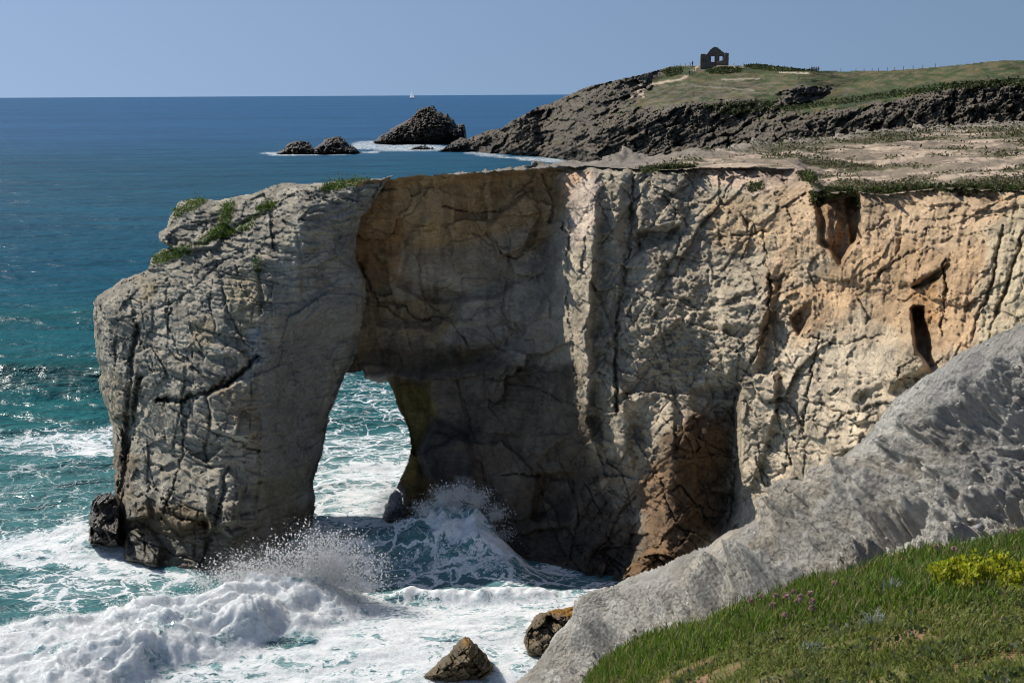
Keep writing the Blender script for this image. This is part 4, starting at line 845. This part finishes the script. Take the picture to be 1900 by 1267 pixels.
# ---- grass at the camera's feet
def blades(name, R, H, W, cols, lean=.45, parent=None, mat=None):
    n = len(R); th = RNG.uniform(0, 2*math.pi, n); dr = np.stack([np.cos(th), np.sin(th), 0*th], 1); sd_ = np.stack([-np.sin(th), np.cos(th), 0*th], 1)
    ln = RNG.uniform(.1, 1, n)*lean; H = H*RNG.uniform(.55, 1.25, n)
    m = R+dr*(H*ln*.35)[:, None]; m[:, 2] += H*.55; tp = R+dr*(H*ln)[:, None]; tp[:, 2] += H*(1-.3*ln)
    w1 = sd_*(W*.5)[:, None]; w2 = w1*.8
    V = np.stack([R-w1, R+w1, m+w2, m-w2, tp], 1).reshape(-1, 3); b = np.arange(n)*5
    k = np.asarray(cols)[RNG.integers(0, len(cols), n)]*RNG.uniform(.65, 1.35, (n, 1)); kk = np.repeat(k, 5, axis=0)
    return mesh_np(name, V, [np.stack([b, b+1, b+2, b+3], 1), np.stack([b+3, b+2, b+4], 1)], mat or M_LEAF, parent, kk, smooth=False)
n = 190000
p = np.stack([RNG.uniform(1050, 2070, n), RNG.uniform(965, 1400, n)], 1)
cp = ground_at(p[:, 0], p[:, 1]); dd_ = p[:, 1]-pl(p[:, 0], EDGE)
ns = fbm(cp*np.array([1.1, 1.1, 0]), 4, 720); ns2 = fbm(cp*np.array([.5, .5, 0]), 3, 721)
lush = 1-sst(45, 105, dd_+70*ns2+.05*(p[:, 0]-1500)*0)
w_ = (cp[:, 1]/20)**1.2
k = (dd_ > -2) & (RNG.random(n) < np.where(lush > .5, 1.0, .75)*np.clip(w_+.15, .2, 1)) & (RNG.random(n) < np.where(lush > .5, 1, 1-.86*sst(.02, .26, ns)))
p, cp, lush, ns, dd_ = p[k], cp[k], lush[k], ns[k], dd_[k]
hi = lush > RNG.random(len(p))*.9
tag(blades('grass', cp[hi], .11+.15*lush[hi]*RNG.random(hi.sum())**2, np.full(hi.sum(), .022)*(.6+.5*RNG.random(hi.sum())), [(.10, .19, .016), (.135, .22, .022), (.08, .15, .013), (.19, .24, .035), (.13, .20, .02), (.28, .24, .10)], .8), 'long green grass along the edge of the turf above the clay slope', 'grass', None, 'stuff')
lo = ~hi
tag(blades('turf', cp[lo], .075+.05*RNG.random(lo.sum()), np.full(lo.sum(), .016), [(.16, .21, .03), (.20, .23, .045), (.12, .17, .028), (.27, .24, .09), (.17, .19, .04)], 1.2), 'short olive turf with brown dry patches in the near corner', 'turf', None, 'stuff')
k = hi & (RNG.random(len(p)) < .018)
tag(blades('dry_stalks', cp[k], np.full(k.sum(), .34), np.full(k.sum(), .007), [(.34, .27, .14), (.42, .34, .2), (.25, .2, .12)], .7), 'thin straw coloured dead stalks standing in the long grass', 'grass', None, 'stuff')
# broad-leaved herbs in the turf
p = np.stack([RNG.uniform(1100, 2060, 15000), RNG.uniform(1000, 1390, 15000)], 1); cp = ground_at(p[:, 0], p[:, 1]); dd_ = p[:, 1]-pl(p[:, 0], EDGE)
k = (dd_ > 25) & (fbm(cp*np.array([1.4, 1.4, 0]), 3, 730) > .08); cp = cp[k]; cp[:, 2] += RNG.uniform(0, .07, len(cp))
tag(leaves('low_herbs', cp, .065, [(.06, .095, .03), (.10, .13, .05), (.14, .16, .10), (.05, .075, .02)], asp=1.7, up=.2), 'small mixed low leaves creeping through the short turf', 'herbs', None, 'stuff')
# yellow-green shrub at the right edge
c0 = ground_at(1845, 1092); shr = empty('leafy_shrub', c0)
tag(shr, 'bright yellow green leafy shrub in the grass at the right edge', 'shrub')
pp = []; st_v = []; st_f = []
for k in range(70):
    ang_ = RNG.uniform(0, 6.28); rr = math.sqrt(RNG.random())*.62; base = c0+np.array([rr*1.15*math.cos(ang_), rr*.6*math.sin(ang_), 0])
    h = .34*(1-.55*(rr/.62)**2)*RNG.uniform(.7, 1.1); tip = base+np.array([math.cos(ang_)*.08, math.sin(ang_)*.06, h])
    tt = np.sort(RNG.random(64))**.6; pp.append(base+(tip-base)*tt[:, None]+RNG.normal(size=(64, 3))*.028)
    b = len(st_v); r_ = .006
    for q in (base, tip): st_v += [q+np.array([r_, 0, 0]), q+np.array([-r_, r_, 0]), q+np.array([-r_, -r_, 0])]
    st_f += [(b, b+1, b+4, b+3), (b+1, b+2, b+5, b+4), (b+2, b, b+3, b+5)]
leaves('foliage', np.concatenate(pp), .055, [(.40, .44, .02), (.46, .46, .03), (.30, .36, .02), (.48, .44, .06)], shr, asp=1.6, up=.5)
st_v.append(c0+np.array([0, 0, -.02])); cen = len(st_v)-1
mesh_np('stem', st_v, [np.array(st_f), np.array([(cen, b, b+1) for b in range(0, cen, 6)])], plain('stem', (.12, .13, .04), .7), shr)
# silver rosettes
for k, (px, py, sz, lab) in enumerate([(1632,1160,.17,'silver grey leafy plant flattened in the middle of the turf'), (1668,1102,.16,'silver grey leafy plant just below the long grass, left of the yellow shrub'), (1512,1206,.12,'small silver leafy plant lowest and farthest left in the turf')]):
    c0 = ground_at(px, py)
    R = c0+np.stack([RNG.normal(size=60)*sz*.5, RNG.normal(size=60)*sz*.4, 0*RNG.random(60)+.01], 1)
    tag(blades('silver_plant', R, np.full(60, sz*.85), np.full(60, .02), [(.25, .28, .22), (.32, .35, .28), (.18, .22, .15)], 1.5), lab, 'plant', 'silver plants in the turf')
# thrift heads
M_STEM = plain('flower_stem', (.12, .11, .05), .8); M_HEAD_P = plain('dry_thrift', (.60, .44, .37), .9, 60, .35)
def flower(px, py, hpx, lab, grp):
    b = ground_at(px, py+hpx); k = b[1]/F; h = hpx*k*1.05; t_ = empty('thrift_flower', b); tag(t_, lab, 'flower', grp)
    lx, ly = RNG.normal()*.02, RNG.normal()*.02; r_ = .0045; V = []; Fc = []
    for q in range(4):
        z = h*q/3; o = np.array([lx*(q/3)**2, ly*(q/3)**2, z])+b
        V += [o+np.array([r_*math.cos(a), r_*math.sin(a), 0]) for a in (0, 2.09, 4.19)]
        if q: Fc += [(q*3-3+i, q*3-3+(i+1) % 3, q*3+(i+1) % 3, q*3+i) for i in range(3)]
    mesh_np('stem', V, np.array(Fc), M_STEM, t_)
    c = b+np.array([lx, ly, h]); V = []; Fc = []                      # head: a ball of little papery florets
    for q in range(46):
        d = RNG.normal(size=3); d[2] = abs(d[2])-.25; d /= np.linalg.norm(d); s_ = np.cross(d, RNG.normal(size=3)); s_ /= np.linalg.norm(s_); u_ = np.cross(d, s_)
        i = len(V); R_ = RNG.uniform(.042, .056); wv = .014
        V += [c+d*R_*.35, c+d*R_*.9+s_*wv, c+d*R_*1.05, c+d*R_*.9-s_*wv, c+d*R_*.9+u_*wv, c+d*R_*.9-u_*wv]
        Fc += [(i, i+1, i+2, i+3), (i, i+4, i+2, i+5)]
    mesh_np('flower_head', V, np.array(Fc), M_HEAD_P, t_, smooth=False)
gl = 'dry pinkish thrift flower head in the cluster on the near edge of the turf'
for px, py in [(1395,1112),(1440,1107),(1452,1102),(1460,1109),(1470,1099),(1479,1115),(1488,1108),(1500,1100),(1503,1112),(1506,1119),(1412,1104),(1432,1122),(1458,1134)]: flower(px, py, 30, gl, 'thrift flowers in the cluster')
for px, py, lab in [(1738,1013,'dry brownish thrift flower, left of two rising against the clay slope'), (1769,1018,'dry orange brown thrift flower, right of two rising against the clay slope'), (1552,1076,'lone pale thrift flower on the turf edge right of the flower cluster'), (1876,991,'dry thrift flower standing highest at the right end of the turf edge')]: flower(px, py, 26, lab, 'thrift flowers along the turf edge')

# ================================================================== SPRAY
def drops(name, C, size, label):
    n = len(C); T = np.array([[1, 1, 1], [-1, -1, 1], [-1, 1, -1], [1, -1, -1]])*.6
    a = RNG.uniform(0, 6.28, (n, 1)); c_, s_ = np.cos(a), np.sin(a); sz = np.broadcast_to(size, n)[:, None]
    x = T[:, 0]*c_-T[:, 1]*s_; y = T[:, 0]*s_+T[:, 1]*c_; z = np.broadcast_to(T[:, 2], (n, 4)); st3 = RNG.uniform(.6, 1.5, (n, 1))
    V = C[:, None, :]+np.stack([x*sz, y*sz, z*sz*st3], -1); b = (np.arange(n)*4)[:, None]
    Fc = np.concatenate([b+np.array(f) for f in ((0, 1, 2), (0, 3, 1), (0, 2, 3), (1, 3, 2))])
    return tag(mesh_np(name, V.reshape(-1, 3), Fc, M_SPRAY, None, None), label, 'spray', None, 'stuff')
def px_cloud(poly, n, D, dj, bias=None):
    p = in_poly(n*4 if bias else n, poly)
    if bias is not None: p = p[RNG.random(len(p)) < bias(p[:, 0], p[:, 1])][:n]
    return at(p[:, 0]+RNG.normal(size=len(p))*9, p[:, 1]+RNG.normal(size=len(p))*7, D+RNG.normal(size=len(p))*dj)
def plumes(lst, D, n, spread=1.0):
    out = []; szs = []
    for (bx, by), (tx, ty), wgt in lst:
        m = int(n*wgt); t = RNG.random(m)**.85; bow = RNG.normal()*8
        x = bx+(tx-bx)*t+bow*np.sin(t*3.1)+RNG.normal(size=m)*(5+20*t)*spread; y = by+(ty-by)*t+RNG.normal(size=m)*(4+9*t)*spread
        y = y+np.abs(RNG.normal(size=m))*18*spread*(t > .4)
        out.append(at(x, y, D+RNG.normal(size=m)*.35)); szs.append((.004+.010*RNG.random(m)**4+.055*RNG.random(m)**18))
    return np.concatenate(out), np.concatenate(szs)
C1, z1 = plumes([((420,1080),(405,1040),.5),((455,1080),(448,1025),.8),((490,1085),(500,1008),1),((530,1085),(540,1010),.9),((565,1080),(578,972),1.2),((590,1085),(612,985),1.2),((620,1085),(650,985),1.1),((640,1090),(695,1020),.9),((610,1090),(600,1010),1),((650,1100),(700,1065),.6),((380,1085),(372,1058),.4),((515,1090),(470,1035),.7)], 58.5, 9000)
drops('sea_spray', C1, z1, 'white droplets thrown up in front of the foot of the arch pillar')
q = in_poly(130000, BORE); q = q[(q[:, 1] > 44)]; e = -sd(q[:, 0], q[:, 1], BORE)
zz_ = seaz_at(q[:, 0], q[:, 1])+RNG.exponential(.10, len(q))*np.clip(.2+.5*e, .3, 1.2)
drops('surf_spray', np.stack([q[:, 0], q[:, 1], zz_], 1), .007+.020*RNG.random(len(q))**3, 'fine white froth flying off the breaking surf in the lower left')
C3 = px_cloud([(740,985),(790,935),(810,912),(850,905),(885,915),(905,950),(925,1010),(945,1045),(915,1030),(890,960),(850,925),(815,935),(775,975)], 11000, 65.0, .6)
C3b, z3 = plumes([((760,985),(745,965),.5),((790,955),(785,930),.7),((820,930),(822,902),1),((850,925),(858,898),1),((885,935),(893,908),1),((910,965),(918,935),.8),((925,1005),(936,980),.7),((940,1040),(950,1020),.5)], 65.0, 8000, .6)
drops('wave_spray', np.concatenate([C3, C3b]), np.concatenate([.005+.012*RNG.random(len(C3))**3, z3]), 'white spray torn off the crest of the wave under the arch')
C4 = px_cloud([(668,985),(690,950),(705,925),(728,900),(745,905),(745,940),(735,970),(710,990)], 22000, 70.2, .35)
drops('splash', C4, .005+.016*RNG.random(len(C4))**4, 'white splash bursting on the small rock inside the arch opening')

# ================================================================== RUIN, PEOPLE, POSTS, BOAT
M_STONE = plain('rubble_wall', (.17, .145, .125), .95, 2.0, .5)
rb = head_at(1324, 123.5); kpx = rb[1]/F
ruin = empty('ruined_house', rb); tag(ruin, 'roofless dark stone ruin with one gable standing on top of the headland', 'ruin')
def wall(name, outline, holes, origin, ux, thick, n_cell=.9):
    """rubble wall: ragged courses of stones inside the outline, openings left out (units: photo pixels)"""
    O = np.asarray(outline, float); x0, y0 = O.min(0); x1, y1 = O.max(0)
    X, Y = np.meshgrid(np.arange(x0, x1+n_cell, n_cell), np.arange(y0, y1+n_cell, n_cell))
    m = sd(X, Y, outline)-.25+.35*fbm(np.stack([X, Y, 0*X], -1)*.45, 2, 950) < 0
    for h in holes: m &= sd(X, Y, h) > 0
    X = X+RNG.uniform(-.12, .12, X.shape); Y = Y+RNG.uniform(-.12, .12, Y.shape)
    nrm = np.array([-ux[1], ux[0], 0]); up = np.array([0, 0, 1.])
    P = origin+(X*kpx)[..., None]*ux+(Y*kpx)[..., None]*up+nrm*RNG.uniform(-.12, .12, X.shape)[..., None]
    return sheet(name, P, m, M_STONE, ruin, None, P+nrm*thick)
ry = -.12; ux = np.array([math.cos(ry), math.sin(ry), 0]); uy = np.array([-ux[1], ux[0], 0])
o0 = rb-ux*23.5*kpx-np.array([0, 0, .6]); dp = 34*kpx
wall('front_wall', [(0,0),(0,25),(5,26),(12,24),(14,17),(18,12),(24,10),(33,12),(39,14),(42,20),(43,27),(47,27),(47,0)], [[(4,12),(6,12),(6,17),(4,17)], [(8.5,11),(10,11),(10,15),(8.5,15)], [(24,3),(29,3),(29,14),(24,14)]], o0, ux, .8)
wall('gable_wall', [(0,0),(0,24),(12,26),(17,33),(22,37.5),(26,39),(31,38),(36,34),(42,29),(47,27),(47,0)], [[(20,12),(26,12),(26,21),(20,21)], [(36,13),(40.5,13),(40.5,21),(36,21)]], o0+uy*dp, ux, .8)
wall('side_wall', [(1,0),(1,24),(10,21),(22,22),(32,24),(32,0)], [[(12,9),(18,9),(18,17),(12,17)]], o0, uy, -.8); wall('side_wall', [(1,0),(1,26),(12,24),(24,25),(32,27),(32,0)], [], o0+ux*46*kpx, uy, -.8)

def skin(name, V, E, R, mat, parent=None, sub=1):
    me = bpy.data.meshes.new(name); me.from_pydata(V, E, []); o = bpy.data.objects.new(name, me); scene.collection.objects.link(o)
    if parent: o.parent = parent
    m = o.modifiers.new('skin', 'SKIN'); m.use_smooth_shade = True
    for k, r in enumerate(R): me.skin_vertices[0].data[k].radius = (r, r*.8) if not isinstance(r, tuple) else r
    me.skin_vertices[0].data[0].use_root = True
    o.modifiers.new('smooth', 'SUBSURF').levels = sub; o.modifiers['smooth'].render_levels = sub
    me.materials.append(mat); return o
M_SKIN = plain('skin', (.45, .28, .2), .6); M_HAIR = plain('hair', (.04, .028, .02), .6)
def person(px, py, rot, top, legs, lab, step=.1, bend=0.0, scale=1.0):
    P = head_at(px, py)*S
    tm, lm = plain('top_cloth', top, .85, 20, .15), plain('leg_cloth', legs, .85, 20, .15)
    hy = lambda z: bend*max(0, z-.95)
    J = dict(pel=(0, 0, .95), ch=(0, hy(1.3), 1.28), nk=(0, hy(1.48)+.01, 1.46), hd=(0, hy(1.6)+.03, 1.56), tp=(0, hy(1.7)+.03, 1.70))
    V = [J['pel'], J['ch'], J['nk'], J['hd'], J['tp']]; E = [(0, 1), (1, 2), (2, 3), (3, 4)]; Rr = [.13, .14, .055, .085, .07]
    legsV = [J['pel']]; legsE = []; legsR = [.145]; topV = [(0, 0, .92), (0, hy(1.1), 1.1), J['ch'], (0, hy(1.42), 1.40)]; topE = [(0, 1), (1, 2), (2, 3)]; topR = [.15, .145, .165, .10]
    for sg in (-1, 1):
        a = [(sg*.1, 0, .88), (sg*.11, sg*step*.5+.03, .5), (sg*.11, sg*step, .08), (sg*.12, sg*step+.14, .03)]; b = len(V); V += a; E += [(0, b), (b, b+1), (b+1, b+2), (b+2, b+3)]; Rr += [.085, .055, .04, .03]
        b = len(legsV); legsV += a[:3]; legsE += [(0, b), (b, b+1), (b+1, b+2)]; legsR += [.1, .072, .06]
        a = [(sg*.19, hy(1.4), 1.38), (sg*.24, hy(1.12)-sg*step*.3, 1.12), (sg*.24, hy(.9)-sg*step*.6+.06, .90), (sg*.24, hy(.8)-sg*step*.7+.08, .80)]; b = len(V); V += a; E += [(1, b), (b, b+1), (b+1, b+2), (b+2, b+3)]; Rr += [.055, .042, .032, .036]
        b = len(topV); topV += a[:3]; topE += [(2, b), (b, b+1), (b+1, b+2)]; topR += [.07, .058, .048]
    body = skin('person', V, E, Rr, M_SKIN); body.location = Vector(P)-Vector((0, 0, .03)); body.rotation_euler = (0, 0, rot); body.scale = (scale,)*3
    tag(body, lab, 'person', 'walkers on the headland')
    skin('jacket', topV, topE, topR, tm, body); skin('trousers', legsV, legsE, legsR, lm, body)
    skin('hair', [(0, hy(1.65)-.02, 1.62), (0, hy(1.7)+.01, 1.70), (0, hy(1.66)+.06, 1.71)], [(0, 1), (1, 2)], [.085, .085, .06], M_HAIR, body)
person(1506, 135.5, .3, (.02, .03, .07), (.02, .02, .03), 'person in dark clothes, leftmost of four walkers on the headland crest')
person(1510, 135.5, 2.5, (.05, .10, .22), (.03, .04, .08), 'person in a lighter blue top, second from left of four crest walkers', .2)
person(1514, 136, .8, (.03, .06, .15), (.015, .02, .04), 'person in blue, third from left of four crest walkers')
person(1518, 136, -.4, (.012, .018, .04), (.012, .015, .03), 'person in black, rightmost of four walkers on the headland crest', .15)
person(1285, 123.5, .4, (.012, .012, .016), (.012, .012, .016), 'person silhouetted in black leaning forward left of the stone ruin', .1, .25)
person(1281, 124, 1.4, (.03, .025, .02), (.012, .012, .016), 'dark person stooping low beside the leaning person left of the ruin', .05, .5, .8)
person(1284, 138, .2, (.72, .72, .70), (.05, .06, .09), 'person in a white shirt on the sandy path below the ruin', .2)
person(1288, 136, 2.6, (.30, .07, .05), (.05, .05, .06), 'person in a reddish top on the path just right of white shirt', .2)
person(1279, 141, .1, (.06, .06, .06), (.04, .04, .05), 'person in grey below the white shirted walker on the path', .2, .1)
M_POST = plain('grey_post', (.16, .13, .10), .9, 8)
def post(px, py, first):
    P = head_at(px, py)
    if first is None:
        b = []; Fc = []
        for k, (z, r) in enumerate([(-.3, .08), (.85, .07), (.93, .04)]): b += [(r*math.cos(a), r*math.sin(a), z) for a in (.78, 2.36, 3.93, 5.5)]
        for k in range(2): Fc += [(k*4+i, k*4+(i+1) % 4, k*4+4+(i+1) % 4, k*4+4+i) for i in range(4)]
        first = mesh_np('fence_post', np.array(b)/S, np.array(Fc+[(8, 9, 10, 11)]), M_POST, smooth=False); o = first
    else:
        o = first.copy(); scene.collection.objects.link(o)
    o.location = Vector(P*S); tag(o, 'thin weathered wooden post on the grassy crest of the headland', 'post', 'fence posts along the headland crest'); return first
fp = None
for px in (1252, 1262, 1272, 1362, 1380, 1404, 1432, 1456, 1560, 1588, 1603, 1618, 1630, 1646, 1660, 1676, 1694, 1712, 1735): fp = post(px, pl(px, H_TOP)+2.0, fp)

M_HULL = plain('hull_paint', (.75, .75, .74), .5); M_SAIL = spray_mat()
bY = 8500.0; b0 = at(763.5, 182, ysea(763.5, 182)); bs = np.array([b0[0]*bY/b0[1], bY, 0]); boat = empty('sailboat', bs)
tag(boat, 'tiny white sailboat with two sails far out on the horizon', 'sailboat'); kb = bY/F
def bp(name, V, Fc, mat): return mesh_np(name, bs+np.array(V, float)*kb, [np.array(f) for f in Fc], mat, boat, smooth=False)
hv = []
for x, w_, z0 in ((-5, .7, .6), (-3, 1.1, 0), (2, 1.2, 0), (4.5, .5, .3), (6, .05, 1.0)): hv += [(x, -w_, 1.6+.08*abs(x)), (x, -w_*.5, z0-.4), (x, w_*.5, z0-.4), (x, w_, 1.6+.08*abs(x))]
bp('hull', hv, [[(k*4+i, k*4+i+1, k*4+5+i, k*4+4+i) for k in range(4) for i in range(3)]+[(k*4+3, k*4, k*4+4, k*4+7) for k in range(4)]], M_HULL)
bp('mast', [(.9, -.1, 1), (1.1, -.1, 1), (1.1, .1, 1), (.9, .1, 1), (.95, -.05, 14), (1.05, -.05, 14), (1.05, .05, 14), (.95, .05, 14)], [[(0, 1, 5, 4), (1, 2, 6, 5), (2, 3, 7, 6), (3, 0, 4, 7), (4, 5, 6, 7)]], M_POST)
for nm, x0, x1, z1, bow in (('mainsail', .8, -3.2, 13.2, .5), ('jib', 1.3, 5.2, 11, -.4)):
    V = []; n_ = 6
    for i in range(n_+1):
        f = i/n_; zz_ = 2.4+(z1-2.4)*f
        for j in range(3): V.append((x0+(x1-x0)*(1-f)*j/2, bow*math.sin(math.pi*j/2)*(1-f)*1.0, zz_))
    bp(nm, V, [[(i*3+j, i*3+j+1, i*3+j+4, i*3+j+3) for i in range(n_) for j in range(2)]], M_SAIL)
